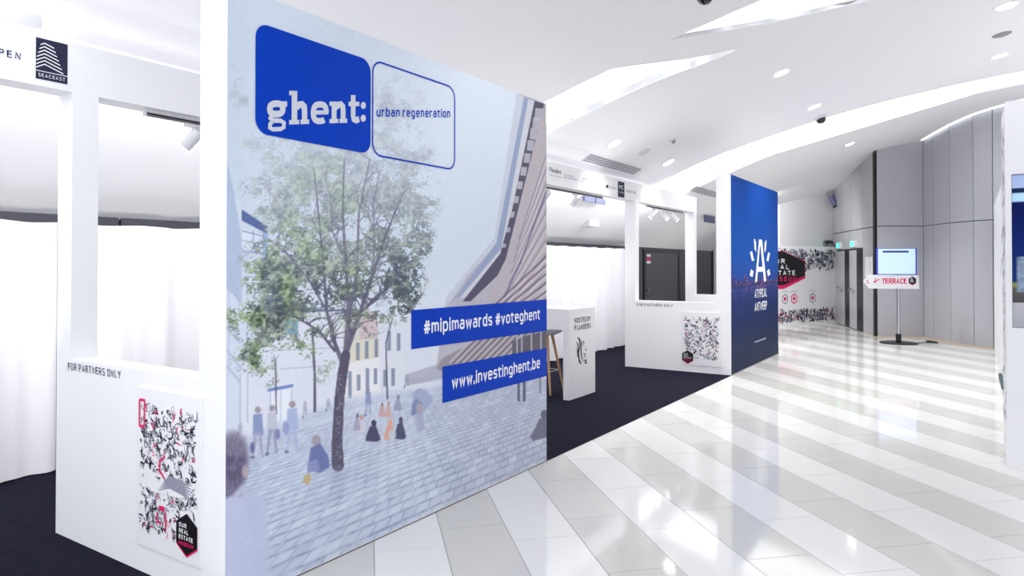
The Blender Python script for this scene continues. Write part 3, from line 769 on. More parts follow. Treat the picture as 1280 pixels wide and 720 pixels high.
HG = (920.583, 6.10087, 281.074, 252.166, -785.21, 762.734, 0.759537, 0.00953261)   # print -> sheet of the artist's draft
def paint_city(S, T):
    den = HG[6]*S + HG[7]*T + 1
    X = (HG[0]*S + HG[1]*T + HG[2])/den; Y = (HG[3]*S + HG[4]*T + HG[5])/den
    C = Canvas(X, Y, (204, 214, 226))
    allp = np.arange(len(X))
    C.mix(allp, sstep(330, 600, X)*sstep(420, 150, Y)*0.5, (214, 222, 231))
    C.mix(allp, sstep(330, 285, X)*0.5, (190, 204, 219))
    C.mix(allp, sstep(300, 450, Y)*0.7, (222, 226, 234))
    n3 = vnoise(X/3, Y/3, 1); n2 = vnoise(X/1.6, Y/1.6, 2); n8 = vnoise(X/8, Y/8, 3); n20 = vnoise(X/20, Y/20, 4); n50 = vnoise(X/50, Y/50, 5)
    # left facade
    C.poly([(280, 230), (300, 255), (310, 300), (335, 290), (335, 560), (280, 560)], (206, 214, 228), 0.9)
    C.poly([(280, 190), (290, 230), (302, 300), (302, 380), (280, 360)], (168, 184, 208), 0.8)
    C.poly([(302, 263), (334, 284), (334, 294), (302, 277)], (92, 110, 156))
    C.poly([(303, 288), (330, 294), (330, 318), (303, 312)], (214, 222, 234))
    C.line([(303, 290), (330, 297)], 1.5, (110, 128, 170), .8); C.line([(303, 302), (330, 307)], 1.2, (130, 145, 180), .7); C.line([(304, 316), (330, 318)], 2, (130, 145, 180), .7)
    C.line([(316, 290), (316, 315)], 1.5, (120, 135, 175), .6)
    C.poly([(328, 292), (335, 292), (335, 385), (328, 385)], (150, 172, 212), .85)
    for a in ((283, 330, 296, 365), (284, 355, 300, 380), (286, 400, 299, 430), (284, 440, 306, 470), (284, 460, 300, 480), (295, 330, 330, 300)):
        C.line([a[:2], a[2:]], 3.2, (170, 182, 206), .7)
    for x in (308, 318, 286): C.line([(x, 320), (x, 470)], 1.4, (180, 190, 212), .6)
    # mid white buildings
    C.poly([(333, 392), (428, 392), (428, 545), (300, 560), (300, 470)], (216, 220, 230), .9)
    C.line([(334, 391), (440, 389)], 2.6, (78, 92, 130), .8)
    C.line([(336, 440), (430, 436)], 1.2, (160, 168, 190), .6); C.line([(350, 463), (415, 459)], 1.0, (140, 150, 175), .6)
    C.poly([(352, 402), (372, 402), (372, 420), (352, 420)], (110, 150, 165), .8)
    C.poly([(333, 370), (352, 372), (380, 380), (385, 392), (333, 392)], (92, 110, 150), .7)
    C.poly([(334, 488), (366, 482), (366, 486), (334, 492)], (110, 130, 190), .9)
    C.poly([(338, 492), (364, 488), (364, 525), (338, 530)], (228, 232, 240), .9); C.line([(351, 490), (351, 528)], 1.2, (170, 182, 205), .8)
    for x in (338, 364): C.line([(x, 490), (x, 528)], 1.2, (150, 165, 200), .7)
    for x in (300, 309): C.line([(x, 470), (x, 530)], 1.3, (165, 172, 195), .7)
    # coloured row houses
    C.poly([(428, 395), (452, 388), (452, 500), (428, 512)], (206, 204, 196), .9)
    C.poly([(450, 385), (472, 393), (472, 425), (450, 428)], (206, 184, 192), .85)
    C.poly([(430, 428), (475, 424), (475, 450), (430, 458)], (216, 212, 196), .9)
    C.poly([(430, 456), (476, 448), (476, 500), (430, 508)], (228, 228, 232), .9)
    C.poly([(474, 395), (506, 402), (506, 490), (474, 498)], (216, 220, 228), .8)
    for x, y0, y1 in ((434, 428, 450), (447, 430, 452), (458, 428, 450), (470, 425, 448), (437, 466, 500), (448, 470, 490), (459, 462, 495), (469, 462, 482), (481, 464, 485), (491, 462, 484), (438, 400, 415), (486, 415, 440), (498, 418, 440)):
        C.poly([(x-2.2, y0), (x+2.2, y0), (x+2.2, y1), (x-2.2, y1)], (112, 124, 150), .75)
    C.poly([(505, 430), (560, 440), (560, 470), (505, 478)], (214, 218, 228), .7)
    C.poly([(507, 470), (560, 452), (575, 462), (575, 470), (508, 484)], (165, 166, 180), .7)
    for k in range(26):
        x = 508 + k*2.6; C.line([(x, 476-k*.3), (x, 483-k*.3)], .9, (150, 150, 165), .6)
    # ground
    g = sstep(-6, 8, Y - np.interp(X, [280, 330, 430, 560, 690], [556, 540, 500, 482, 470]))
    C.mix(allp, g*0.95, (197, 205, 221))
    C.mix(allp, g*sstep(480, 660, X)*0.45, (176, 178, 192))
    C.mix(allp, g*sstep(560, 480, X)*sstep(520, 620, Y)*0.35, (184, 195, 216))
    C.mix(allp, g*(1-sstep(0, 55, np.abs(X-500-(Y-560)*.4)))*.4, (214, 220, 232))
    dep = np.maximum(0.40 - T, 0.03)
    row = 7.0/dep; ri = np.floor(row); cc = (S-0.75)/dep*9.0 + 0.5*(ri % 2); ci = np.floor(cc)
    rf = row-ri; cf = cc-ci
    joint = np.maximum(1-sstep(0.0, 0.26, np.minimum(rf, 1-rf)), (1-sstep(0.0, 0.14, np.minimum(cf, 1-cf)))*0.8)
    cell = vnoise(ri*3.7+0.5, ci*5.3+0.5, 8)
    fade = sstep(0.36, 0.2, T)
    C.mix(allp, g*joint*(0.14+0.42*fade)*(0.25+n8), (120, 130, 158))
    C.mix(allp, g*sstep(.55, .95, cell)*0.35*(0.3+0.7*fade), (226, 232, 242))
    C.mix(allp, g*sstep(.45, .1, cell)*0.22, (150, 160, 184))
    # modern slatted building
    C.poly([(646, 116), (684, 129), (684, 470), (545, 462), (558, 372), (618, 299)], (182, 180, 190))
    C.poly([(646, 116), (655, 121), (627, 300), (585, 345), (558, 385), (558, 371), (618, 299)], (196, 202, 214))
    C.poly([(655, 121), (660, 124), (633, 275), (626, 312), (575, 372), (566, 376), (620, 305)], (150, 162, 190))
    C.poly([(660, 124), (668, 127), (640, 270), (630, 318), (584, 372), (575, 374), (626, 312)], (204, 206, 214))
    C.poly([(668, 126), (680, 130), (657, 225), (632, 325), (622, 345), (588, 378), (578, 378), (625, 318), (640, 262)], (92, 88, 106))
    for k in range(11):
        f = (k+0.5)/11; f2 = f**1.25
        x = 676*(1-f2) + 628*f2; y = 140*(1-f2) + 318*f2; w = 7.5*(1-f2)+3*f2
        C.poly([(x-w*.8, y-7*(1-f2)-2), (x+w*.5, y-6*(1-f2)-2), (x+w*.2, y+6*(1-f2)+2), (x-w*1.0, y+5*(1-f2)+2)], (190, 190, 200), .85)
    C.poly([(680, 131), (684, 131), (684, 400), (600, 400), (622, 345), (632, 325), (657, 225)], (186, 178, 184))
    for k in range(13):
        y = 190 + k*18
        C.line([(684, y), (690-42-k*3.2, y+110-k*4)], 1.3, (120, 108, 122), .55)
        C.line([(684, y+6), (690-40-k*3.2, y+114-k*4)], 2.4, (212, 206, 210), .5)
    for k in range(9):
        y = 320 + k*11
        C.line([(684, y), (606-k*3, y+74-k*2)], 2.4, (112, 98, 110), .75); C.line([(684, y+4), (606-k*3, y+80-k*2)], 2.0, (206, 198, 202), .7)
    C.line([(684, 236), (650, 330), (630, 372)], 2.2, (92, 100, 130), .7)
    C.poly([(684, 405), (684, 448), (560, 470), (545, 462), (552, 450), (600, 424)], (150, 144, 152), .95)
    for k in range(10):
        x = 566 + k*8
        C.line([(x+44, 405), (x-4, 455)], 2.6, (196, 190, 196), .7); C.line([(x+49, 405), (x+1, 455)], 1.8, (104, 92, 102), .7)
    C.poly([(684, 415), (684, 440), (640, 447), (640, 428), (660, 420)], (96, 92, 102), .9)
    for x in (646, 652, 664, 676): C.line([(x, 416), (x, 446)], 2, (190, 190, 200), .8)
    for x in (648, 655): C.line([(x, 470), (x, 502)], 3.2, (88, 90, 108), .9)
    C.line([(675, 470), (675, 492)], 2.2, (120, 118, 130), .8)
    # trees: branches
    BR = (150, 150, 166)
    tr = [([(422, 584), (421, 555), (424, 500), (428, 468), (432, 445)], [15, 13, 12, 12, 11]),
          ([(430, 462), (418, 430), (408, 390), (404, 330), (398, 270), (392, 210)], [6, 5, 4, 3, 2, 1.2]),
          ([(432, 448), (436, 390), (432, 330), (428, 270), (430, 200)], [8, 6, 4, 3, 1.5]),
          ([(433, 440), (450, 392), (464, 350), (480, 300), (500, 250)], [7, 5, 4, 3, 1.5]),
          ([(436, 400), (446, 340), (448, 270), (462, 200)], [4.5, 3.5, 2.5, 1.2]),
          ([(418, 440), (398, 415), (370, 398), (335, 392)], [3.5, 3, 2, 1.2]),
          ([(450, 392), (470, 375), (495, 350), (515, 335)], [3, 2.4, 2, 1]),
          ([(408, 390), (385, 350), (360, 320), (335, 300)], [3, 2.2, 1.6, 1]),
          ([(464, 350), (468, 310), (466, 260), (474, 215)], [3, 2.5, 1.8, 1]),
          ([(432, 330), (415, 290), (412, 240)], [2.5, 2, 1]),
          ([(393, 516), (393, 470), (390, 410)], [3.5, 3, 2]), ([(345, 520), (344, 450)], [2, 1.5]), ([(484, 500), (482, 430), (490, 400)], [2, 1.4, 1])]
    rr = random.Random(5)
    for k in range(130):
        src = rr.choice(tr[1:10])[0]; i = rr.randrange(len(src)-1); f = rr.random()
        x = src[i][0]*(1-f)+src[i+1][0]*f; y = src[i][1]*(1-f)+src[i+1][1]*f
        a = rr.uniform(-2.6, -0.5); L = rr.uniform(15, 45)
        tr.append(([(x, y), (x+L*.5*math.cos(a), y+L*.5*math.sin(a)), (x+L*math.cos(a+.3), y+L*math.sin(a+.3))], [1.6, 1.2, .6]))
    def branches(alpha):
        for pts, ws in tr:
            top = min(p[1] for p in pts); k = sstep(180, 430, np.array(float(sum(p[1] for p in pts)/len(pts))))
            col = [150*(1-k)+88*k, 150*(1-k)+84*k, 172*(1-k)+104*k]
            C.line(pts, ws, col, alpha)
    branches(.9)
    # foliage
    blobs = [(425, 235, 110, 75, 1.0), (345, 215, 45, 60, .8), (505, 225, 42, 60, .85), (400, 330, 85, 55, .95), (350, 345, 42, 60, 1.0), (352, 385, 40, 26, 1.1),
             (335, 405, 42, 34, 1.0), (312, 452, 30, 15, .95), (335, 462, 22, 20, .8), (385, 420, 34, 30, .7), (500, 345, 30, 42, 1.0), (520, 300, 22, 26, .8), (480, 300, 35, 45, .7),
             (300, 110, 14, 40, .55), (410, 150, 90, 60, .7), (495, 150, 34, 50, .7), (390, 60, 80, 30, .25), (470, 260, 60, 45, .9), (365, 280, 48, 45, .95), (455, 400, 34, 24, .6), (500, 380, 20, 22, .6), (298, 400, 20, 16, .5), (400, 455, 24, 24, .35)]
    D = np.zeros(len(X))
    for cx, cy, rx, ry, st in blobs:
        D = np.maximum(D, st*np.clip(1.25-np.hypot((X-cx)/rx, (Y-cy)/ry), 0, 1)**.7)
    n1 = vnoise(X/1.3+7, Y/1.1, 21)
    leaf = .26*n3 + .22*n2 + .20*n1 + .20*n8 + .12*n20
    cl = vnoise(X/22+9, Y/14, 12); gap = vnoise(X/11+3, Y/9, 15)
    low = sstep(150, 400, Y)
    right = sstep(420, 500, X)
    msk = sstep(.455, .545, leaf + .36*(D-.55) + .30*(cl-.5) + .16*(gap-.5))*np.clip(D*2.6, 0, 1)
    tone = np.clip(.55*sstep(.3, .7, n3) + .45*sstep(.3, .7, vnoise(X/7+30, Y/6, 14)) - .22*right*low, 0, 1)
    lightc = np.stack([186-20*low, 193-14*low, 194-36*low], 1); darkc = np.stack([140-72*low, 146-68*low, 160-78*low], 1)
    fc = lightc*tone[:, None] + darkc*(1-tone[:, None])
    green = (sstep(.45, .75, n20)*(1-right))[:, None]*np.array([[-2, 5, -14]])
    a = (msk*(.46+.50*low))[:, None]
    C.c = C.c*(1-a) + (fc+green)*a
    # loose dark leaf clumps at the lower left and right
    cl2 = sstep(.52, .62, .5*n3 + .5*vnoise(X/5+4, Y/4, 17))*np.clip(1.15-np.minimum(np.hypot((X-358)/38, (Y-376)/22), np.minimum(np.hypot((X-500)/30, (Y-350)/38), np.hypot((X-420)/60, (Y-370)/26))), 0, 1)
    C.mix(allp, np.clip(cl2*1.6, 0, 1)*.75, (74, 82, 100))
    branches(.35)
    C.line(tr[0][0], tr[0][1], (92, 88, 108), .95)
    i = C.box(412, 470, 436, 590); C.mix(i, (np.abs(X[i]-np.interp(Y[i], [440, 500, 584], [431, 425, 422])) < 5)*sstep(.55, .8, n2[i])*.5, (150, 150, 165))
    i = C.box(405, 585, 440, 640); C.mix(i, (1-np.abs(X[i]-422)/18).clip(0, 1)*sstep(640, 590, Y[i])*.35, (140, 146, 172))
    # people of the print
    def walker(x, y0, y1, w, coat, leg, a=.85):
        h = y1-y0
        C.blob(x, y0+h*.07, w*.30, h*.065, (150, 138, 150), a)
        C.poly([(x-w*.45, y0+h*.16), (x+w*.4, y0+h*.14), (x+w*.55, y0+h*.55), (x-w*.5, y0+h*.56)], coat, a, 1.5)
        C.line([(x-w*.2, y0+h*.52), (x-w*.35, y0+h*.78), (x-w*.5, y1)], [w*.36, w*.28, w*.2], leg, a)
        C.line([(x+w*.2, y0+h*.52), (x+w*.3, y0+h*.78), (x+w*.45, y1-2)], [w*.36, w*.28, w*.2], leg, a)
        C.blob(x-w*.5, y1-1, w*.22, 2, (96, 100, 140), a*.8)
    walker(322, 510, 575, 13, (124, 138, 182), (160, 160, 186)); walker(340, 508, 571, 13, (186, 190, 204), (150, 152, 180)); walker(365, 503, 568, 14, (160, 176, 210), (170, 182, 212))
    C.blob(315, 562, 3, 7, (92, 98, 140), .8); C.blob(347, 545, 3, 7, (120, 124, 170), .8); C.blob(357, 537, 4, 8, (140, 150, 196), .8)
    walker(460, 487, 522, 7, (128, 140, 178), (150, 158, 186), .8)
    for x, y0, y1 in ((381, 503, 525), (410, 500, 516), (508, 470, 486), (300, 530, 545)): walker(x, y0, y1, 5, (150, 150, 172), (150, 150, 172), .6)
    C.blob(395, 553, 6, 7, (158, 150, 164), .9); C.poly([(388, 562), (400, 556), (410, 572), (412, 586), (400, 593), (384, 590), (386, 576)], (106, 118, 164), .95, 2); C.poly([(384, 580), (396, 576), (400, 590), (384, 594)], (140, 148, 186), .9, 2)
    C.poly([(378, 604), (381, 596), (387, 595), (389, 602), (384, 609)], (190, 166, 118), .9, 1.5)
    def sitter(x, y, w, h, coat, head, a=.9):
        C.poly([(x-w*.2, y-h*.6), (x+w*.2, y-h*.62), (x+w*.5, y), (x+w*.3, y+h*.12), (x-w*.5, y+h*.1), (x-w*.45, y-h*.15)], coat, a, 1.5)
        C.blob(x+w*.05, y-h*.74, w*.17, h*.15, head, a)
    sitter(477, 521, 9, 18, (196, 160, 160), (150, 110, 110)); sitter(485, 521, 9, 20, (206, 168, 164), (180, 140, 130)); sitter(497, 513, 11, 20, (150, 156, 186), (130, 130, 155))
    sitter(451, 540, 15, 22, (206, 204, 214), (190, 150, 140)); sitter(446, 538, 9, 22, (160, 160, 180), (110, 100, 120))
    sitter(466, 551, 19, 27, (72, 68, 100), (60, 56, 84)); sitter(487, 549, 15, 26, (220, 160, 140), (226, 160, 130)); sitter(500, 548, 15, 28, (70, 74, 100), (80, 80, 100)); C.blob(490, 546, 5, 7, (196, 210, 226), .8)
    C.poly([(515, 505), (517, 492), (523, 487), (531, 489), (540, 498), (541, 503), (528, 518), (514, 521)], (160, 170, 198), .95, 1.5); C.poly([(515, 507), (520, 500), (528, 506), (526, 519), (514, 521)], (120, 130, 168), .8, 2)
    C.poly([(520, 505), (528, 507), (530, 540), (522, 544), (519, 525)], (164, 170, 194), .75, 3); C.blob(525, 512, 3, 5, (190, 160, 160), .6)
    C.blob(680, 520, 4.5, 6, (104, 102, 122), .95); C.poly([(674, 525), (684, 524), (684, 548), (666, 553), (662, 548), (668, 538)], (112, 112, 132), .95, 2)
    # foreground figure at the left edge, seen from behind
    C.poly([(276, 618), (300, 612), (325, 622), (335, 640), (335, 760), (276, 760)], (186, 192, 216), .9, 4)
    C.poly([(296, 620), (312, 615), (326, 625), (318, 660)], (176, 182, 208), .4, 5)
    C.blob(292, 578, 18, 33, (112, 106, 130), .95, .3); C.blob(290, 560, 15, 17, (124, 118, 142), .7, .6)
    C.poly([(280, 570), (306, 575), (308, 600), (298, 612), (290, 622), (280, 626)], (92, 86, 112), .8, 5); C.blob(306, 592, 4, 8, (190, 172, 176), .8)
    i = C.box(280, 545, 312, 625); C.mix(i, sstep(.5, .8, vnoise(X[i]/2, Y[i]/6, 31))*.35*(X[i] < 308), (150, 144, 164))
    C.c += (n2-.5)[:, None]*5
    return C.c
PRINT_GAIN = 1.17
print_part('mural_print', MF, 0.0, 0.013, 3.02, 3.02, 430, 730, paint_city, mural, gain=PRINT_GAIN)

b = MB(); flat(b, MF, rounded(0.155, 2.315, 0.955, 2.875, 0.075), 0.004); lo = part('blue_logo_block', b, M_BLUE, mural)
b = MB(); stroke(b, MF, rounded(0.972, 2.315, 1.765, 2.885, 0.075), 0.010, 0.004, closed=True); part('logo_outline', b, M_BLUE, mural)
pen_text('lettering', 'urban regeneration', MF, 1.005, 1.715, 2.549, 0.058, 0.0088, M_BLUE, mural, lift=0.004, shear=0.171)
b = MB(); flat(b, MF, [(1.32, 1.115), (3.02, 1.10), (3.02, 1.365), (1.32, 1.365)], 0.004); bn = part('blue_banner', b, M_BLUE, mural)
pen_text('lettering', '#mipimawards #voteghent', MF, 1.442, 2.907, 1.203, 0.092, 0.0148, M_WPRINT, bn, lift=0.006, gap=0.15)
b = MB(); flat(b, MF, [(1.635, 0.72), (3.02, 0.72), (3.02, 0.955), (1.635, 0.965)], 0.004); bn = part('blue_banner', b, M_BLUE, mural)
pen_text('lettering', 'www.investinghent.be', MF, 1.733, 2.906, 0.801, 0.092, 0.0148, M_WPRINT, bn, lift=0.006, gap=0.15)
# slab-serif word drawn from strokes
def ghent_word():
    mb = MB()
    face = Face(MF.at(0.222, 2.364, 0), MF.r*1.0 + MF.up*0.195, MF.up, MF.n)      # the word climbs to the right
    st = 0.036
    def ring(cx, cy, rx, ry, a0, a1, w=st, n=22, p=2.6):
        pts = []
        for i in range(n+1):
            a = math.radians(a0 + (a1-a0)*i/n); c, s = math.cos(a), math.sin(a)
            pts.append((cx + rx*math.copysign(abs(c)**(2/p), c), cy + ry*math.copysign(abs(s)**(2/p), s)))
        return pts
    def bar(x0, y0, x1, y1): flat(mb, face, [(x0, y0), (x1, y0), (x1, y1), (x0, y1)], 0.006)
    xh = 0.122
    # g
    x = 0.0
    stroke(mb, face, ring(x+0.058, 0.083, 0.040, 0.027, 0, 360)[:-1], st*0.95, 0.006, closed=True)
    bar(x+0.085, 0.094, x+0.125, 0.122)
    stroke(mb, face, [(x+0.030, 0.050), (x+0.021, 0.036), (x+0.034, 0.024), (x+0.085, 0.021), (x+0.106, 0.009), (x+0.104, -0.013), (x+0.085, -0.022), (x+0.035, -0.022), (x+0.018, -0.012), (x+0.020, 0.006), (x+0.036, 0.020)], 0.022, 0.006)
    # h
    x = 0.138
    bar(x+0.016, 0, x+0.052, 0.178); bar(x, 0.154, x+0.034, 0.178); bar(x, 0, x+0.066, 0.024)
    stroke(mb, face, [(x+0.046, 0.088), (x+0.064, 0.104), (x+0.084, 0.106), (x+0.098, 0.094), (x+0.101, 0.070), (x+0.101, 0.0)], st*1.0, 0.006)
    bar(x+0.074, 0, x+0.132, 0.024)
    # e
    x = 0.282
    stroke(mb, face, ring(x+0.062, 0.060, 0.046, 0.046, -52, -360), st*0.95, 0.006); bar(x+0.020, 0.050, x+0.122, 0.073)
    # n
    x = 0.412
    bar(x+0.016, 0, x+0.052, xh); bar(x, xh-0.024, x+0.030, xh); bar(x, 0, x+0.066, 0.024)
    stroke(mb, face, [(x+0.046, 0.088), (x+0.064, 0.104), (x+0.084, 0.106), (x+0.098, 0.094), (x+0.101, 0.070), (x+0.101, 0.0)], st*1.0, 0.006)
    bar(x+0.074, 0, x+0.132, 0.024)
    # t
    x = 0.556
    stroke(mb, face, [(x+0.034, 0.160), (x+0.034, 0.040), (x+0.040, 0.020), (x+0.058, 0.013), (x+0.082, 0.020)], st*1.0, 0.006); bar(x, xh-0.026, x+0.084, xh)
    # colon
    for y in (0.024, 0.100):
        flat(mb, face, [(0.672+0.021*math.cos(i*math.pi/8), y+0.021*math.sin(i*math.pi/8)) for i in range(16)], 0.006)
    sc = 0.71/0.693
    return mb
part('lettering', ghent_word(), M_PALE, lo, stuff=True)

# ---- blue column
colm = thing('mural_wall', 'tall blue printed wall at the aisle, white A emblem over a night skyline', 'partition', (9.96, 0.11, 0))
part('slab', MB().box((8.45, 0, 0.0065), (11.50, 0.22, 3.02)), M_WHITE, colm)
def paint_night(S, T):
    z = T*3.02
    keys = [0, .5, 1.0, 1.25, 1.45, 1.75, 2.4, 3.02]
    cols = np.array([(26, 40, 78), (20, 42, 92), (24, 52, 118), (40, 66, 140), (34, 88, 186), (18, 96, 200), (10, 92, 200), (8, 84, 190)], float)
    c = np.stack([np.interp(z, keys, cols[:, k]) for k in range(3)], 1)
    x = S*3.05
    sk = 1.36 + 0.10*(vnoise(x*5, x*0, 41)-.3) + 0.07*(vnoise(x*14, x*0, 42) > .7)
    b = ((z < sk) & (z > 1.30))[:, None]; c = np.where(b, c*.55 + np.array([[44, 34, 74]])*.45, c)
    li = (vnoise(x*26, z*40, 43) > .72) & (z < sk+.02) & (z > 1.24)
    c = np.where(li[:, None], c*.3 + np.array([[214, 130, 170]])*.7, c)
    rf = (np.clip(1-(1.26-z)/.5, 0, 1)*(z < 1.26)*(vnoise(x*9, z*3, 44) > .58)*(.35))[:, None]
    c = c*(1-rf) + np.array([[120, 90, 160]])*rf
    wv = (vnoise(x*4, z*60, 45)-.5)[:, None]*14*(z < 1.25)[:, None]
    return c + wv
print_part('mural_print', MF, 8.45, 0.013, 11.50, 3.02, 130, 260, paint_night, colm, gain=0.62)
A = MB()
def Ap(x, y): return (10.19 + x, 1.375 + y)
flat(A, MF, [Ap(-.36, 0), Ap(-.235, 0), Ap(-.015, .66), Ap(-.09, .72)], 0.004)
flat(A, MF, [Ap(.24, 0), Ap(.40, 0), Ap(.11, .72), Ap(-.015, .66)], 0.0042)
flat(A, MF, [Ap(-.09, .72), Ap(-.015, .60), Ap(.11, .72)], 0.0044)
flat(A, MF, [Ap(-.22, .17), Ap(.28, .17), Ap(.25, .255), Ap(-.19, .255)], 0.0046)
for sx in (-1, 1):
    for (x0, y0, x1, y1) in ((.27, .50, .42, .73), (.42, .36, .68, .50), (.45, .18, .70, .12)):
        dx, dy = x1-x0, y1-y0; L = math.hypot(dx, dy); nx, ny = -dy/L*.075, dx/L*.075
        pts = [Ap(sx*x0, y0), Ap(sx*(x0+dx*.6+nx), y0+dy*.6+ny), Ap(sx*x1, y1), Ap(sx*(x0+dx*.4-nx), y0+dy*.4-ny)]
        flat(A, MF, pts if sx > 0 else pts[::-1], 0.004)
part('a_emblem', A, M_WPRINT, colm, stuff=True)
pen_text('lettering', 'ATYPICAL', MF, 9.80, 10.62, 1.105, 0.15, 0.022, M_WPRINT, colm, lift=0.004, gap=0.14)
pen_text('lettering', 'ANTWERP', MF, 9.80, 10.62, 0.885, 0.15, 0.022, M_WPRINT, colm, lift=0.004, gap=0.14)
text_part('lettering', 'www.atypicalantwerp.be', MF, 9.76, 0.36, 10.54, 0.40, M_WPRINT, colm, lift=0.004)

# ================================================================ BAR TABLE AND STOOL
bt = thing('bar_table', 'white bar table on the carpet, end panel reading HOSTED BY FLANDERS', 'table', (5.76, 1.7, 0.007))
part('end_panel', MB().box((5.41, 1.09, 0.007), (6.11, 1.175, 1.113)), M_BOARD, bt)
part('table_top', MB().box((5.41, 1.175, 1.063), (6.11, 2.35, 1.113)), M_BOARD, bt)
part('apron', MB().box((5.41, 1.175, 0.86), (5.44, 2.35, 1.063)), M_BOARD, bt)
part('end_panel', MB().box((5.41, 2.35, 0.007), (6.11, 2.435, 1.113)), M_BOARD, bt)
TF = mural_face(1.09)
pen_text('lettering', 'HOSTED BY', TF, 5.545, 5.975, 0.938, 0.064, 0.0088, M_CHAR, bt)
pen_text('lettering', 'FLANDERS', TF, 5.545, 5.98, 0.848, 0.064, 0.0088, M_CHAR, bt)
ln = MB()
def lion(pts, w): stroke(ln, TF, [(5.58 + x, 0.40 + y) for x, y in pts], w, 0.003)
lion([(.03, .36), (.09, .33), (.11, .26), (.07, .17), (.09, .08)], [.004, .022, .024, .02, .004])
lion([(.00, .31), (.05, .27), (.05, .18), (.03, .12)], [.003, .02, .018, .003])
lion([(.02, .22), (.05, .14), (.09, .07), (.13, .03)], [.003, .02, .02, .003])
lion([(.12, .33), (.15, .27), (.13, .18), (.15, .10), (.18, .04)], [.003, .018, .02, .02, .004])
lion([(.06, .12), (.09, .05), (.15, .01)], [.003, .018, .004])
lion([(.17, .31), (.21, .28), (.20, .24)], [.004, .016, .004])
lion([(.24, .20), (.27, .18), (.26, .165)], [.004, .02, .006])
lion([(.19, .14), (.25, .13), (.24, .10), (.20, .10)], [.004, .014, .012, .004])
lion([(.20, .055), (.26, .05), (.28, .02), (.22, .015)], [.004, .022, .02, .004])
part('lion_emblem', ln, M_INK, bt, stuff=True)

SU, SV = 5.70, 1.60
stl = thing('bar_stool', 'white shell bar stool with splayed beech legs, at the white bar table', 'stool', (SU, SV, 0.012))
sh = MB()
prof = []
n = 20
V = []; F = []
rings = [(0.05, 0.755), (0.14, 0.76), (0.20, 0.785), (0.225, 0.83), (0.24, 0.89), (0.25, 0.95)]
m = len(rings)
for side in (0, 1):
    for k in range(n):
        t = 2*math.pi*k/n
        back = 0.5 + 0.5*math.cos(t-math.pi/2)
        for j, (r, z) in enumerate(rings):
            zz = z if j < 3 else rings[2][1] + (z-rings[2][1])*(0.35 + 0.65*back)
            V.append((SU + (r - side*0.012)*math.cos(t), SV + (r - side*0.012)*math.sin(t)*0.95, zz + side*0.010))
N = n*m
for side in (0, 1):
    for k in range(n):
        for j in range(m-1):
            a, b_ = side*N + k*m + j, side*N + ((k+1) % n)*m + j
            f = (a, b_, b_+1, a+1); F.append(f if side == 0 else f[::-1])
    F.append(tuple(side*N + k*m for k in range(n))[::-1 if side == 0 else 1])
for k in range(n):
    a, b_ = k*m+m-1, ((k+1) % n)*m+m-1; F.append((a, b_, N+b_, N+a))
sh.add(V, F); part('seat_shell', sh, M_PLASTIC, stl, smooth=True)
feet = []
for a in (45, 135, 225, 315):
    c, s = math.cos(math.radians(a)), math.sin(math.radians(a))
    p0 = (SU + 0.09*c, SV + 0.09*s, 0.762); p1 = (SU + 0.25*c, SV + 0.25*s, 0.017)
    part('leg', MB().tube([p0, p1], [0.020, 0.013], 10), M_WOOD, stl, smooth=True)
    feet.append(np.array(p0)*0.38 + np.array(p1)*0.62)
for k in range(4):
    part('stretcher', MB().tube([feet[k], feet[(k+1) % 4]], 0.006, 8), M_STEEL, stl)

# ================================================================ TRACK SPOTLIGHTS under the header
def spot_light(parent_ob, name, loc, target, power, size=60, color=(1, 0.98, 0.95)):
    l = bpy.data.lights.new(name, 'SPOT'); l.energy = power; l.spot_size = math.radians(size); l.spot_blend = 0.8; l.shadow_soft_size = 0.06; l.color = color
    o = bpy.data.objects.new(name, l); COL.objects.link(o)
    from mathutils import Vector
    d = Vector(target) - Vector(loc)
    o.location = loc; o.rotation_euler = d.to_track_quat('-Z', 'Y').to_euler()
    return o
def track_rail(u0, u1, label):
    t = thing('lighting_track', label, 'track', ((u0+u1)/2, 1.62, 2.66))
    part('rail', MB().box((u0, 1.605, 2.655), (u1, 1.640, 2.70)), M_PLASTIC, t)
    part('groove', MB().box((u0+0.01, 1.598, 2.664), (u1-0.01, 1.605, 2.676)).box((u0+0.01, 1.598, 2.654), (u1-0.01, 1.605, 2.659)), M_BLACK, t)
    return t
track_rail(0.48, 1.35, 'white lighting track with dark grooves, in the near booth window under the beam')
track_rail(9.1, 10.9, 'white lighting track under the beam beside the blue column')
track_rail(5.2, 7.4, 'white lighting track under the logo beam between the booths')
def track_spot(u, label, group=None, tgt=(0.3, 1.35, 1.2), power=40, v=1.62, lit=True):
    t = thing('track_spotlight', label, 'spotlight', (u, v, 2.60), group=group)
    part('adapter', MB().box((u-0.06, v-0.018, 2.630), (u+0.06, v+0.018, 2.655)), M_PLASTIC, t)
    part('arm', MB().tube([(u, v, 2.64), (u, v, 2.585)], 0.010, 8), M_PLASTIC, t)
    d = np.array(tgt, float); d[2] -= 2.56; d[0] = d[0]; d = np.array([tgt[0], tgt[1], -1.1]); d /= np.linalg.norm(d)
    c = np.array([u, v, 2.56]); a = c - d*0.07; b = c + d*0.09
    part('body', MB().tube([a, b], 0.042, 14), M_PLASTIC, t, smooth=True)
    part('lamp', MB().tube([b, b + d*0.004], 0.034, 14), M_LAMP, t)
    e = b + d*0.03; g = e + d*2.0
    spot_light(t, 'spot_lamp', W(*e), W(*g), power, 85)
for k, u in enumerate((0.83, 0.98)):
    track_spot(u, ('left', 'right')[k] + ' of two white track spotlights in the near booth window', 'spotlights of the near booth', tgt=(-0.5 if k == 0 else 0.35, 1.0, 0), power=14)
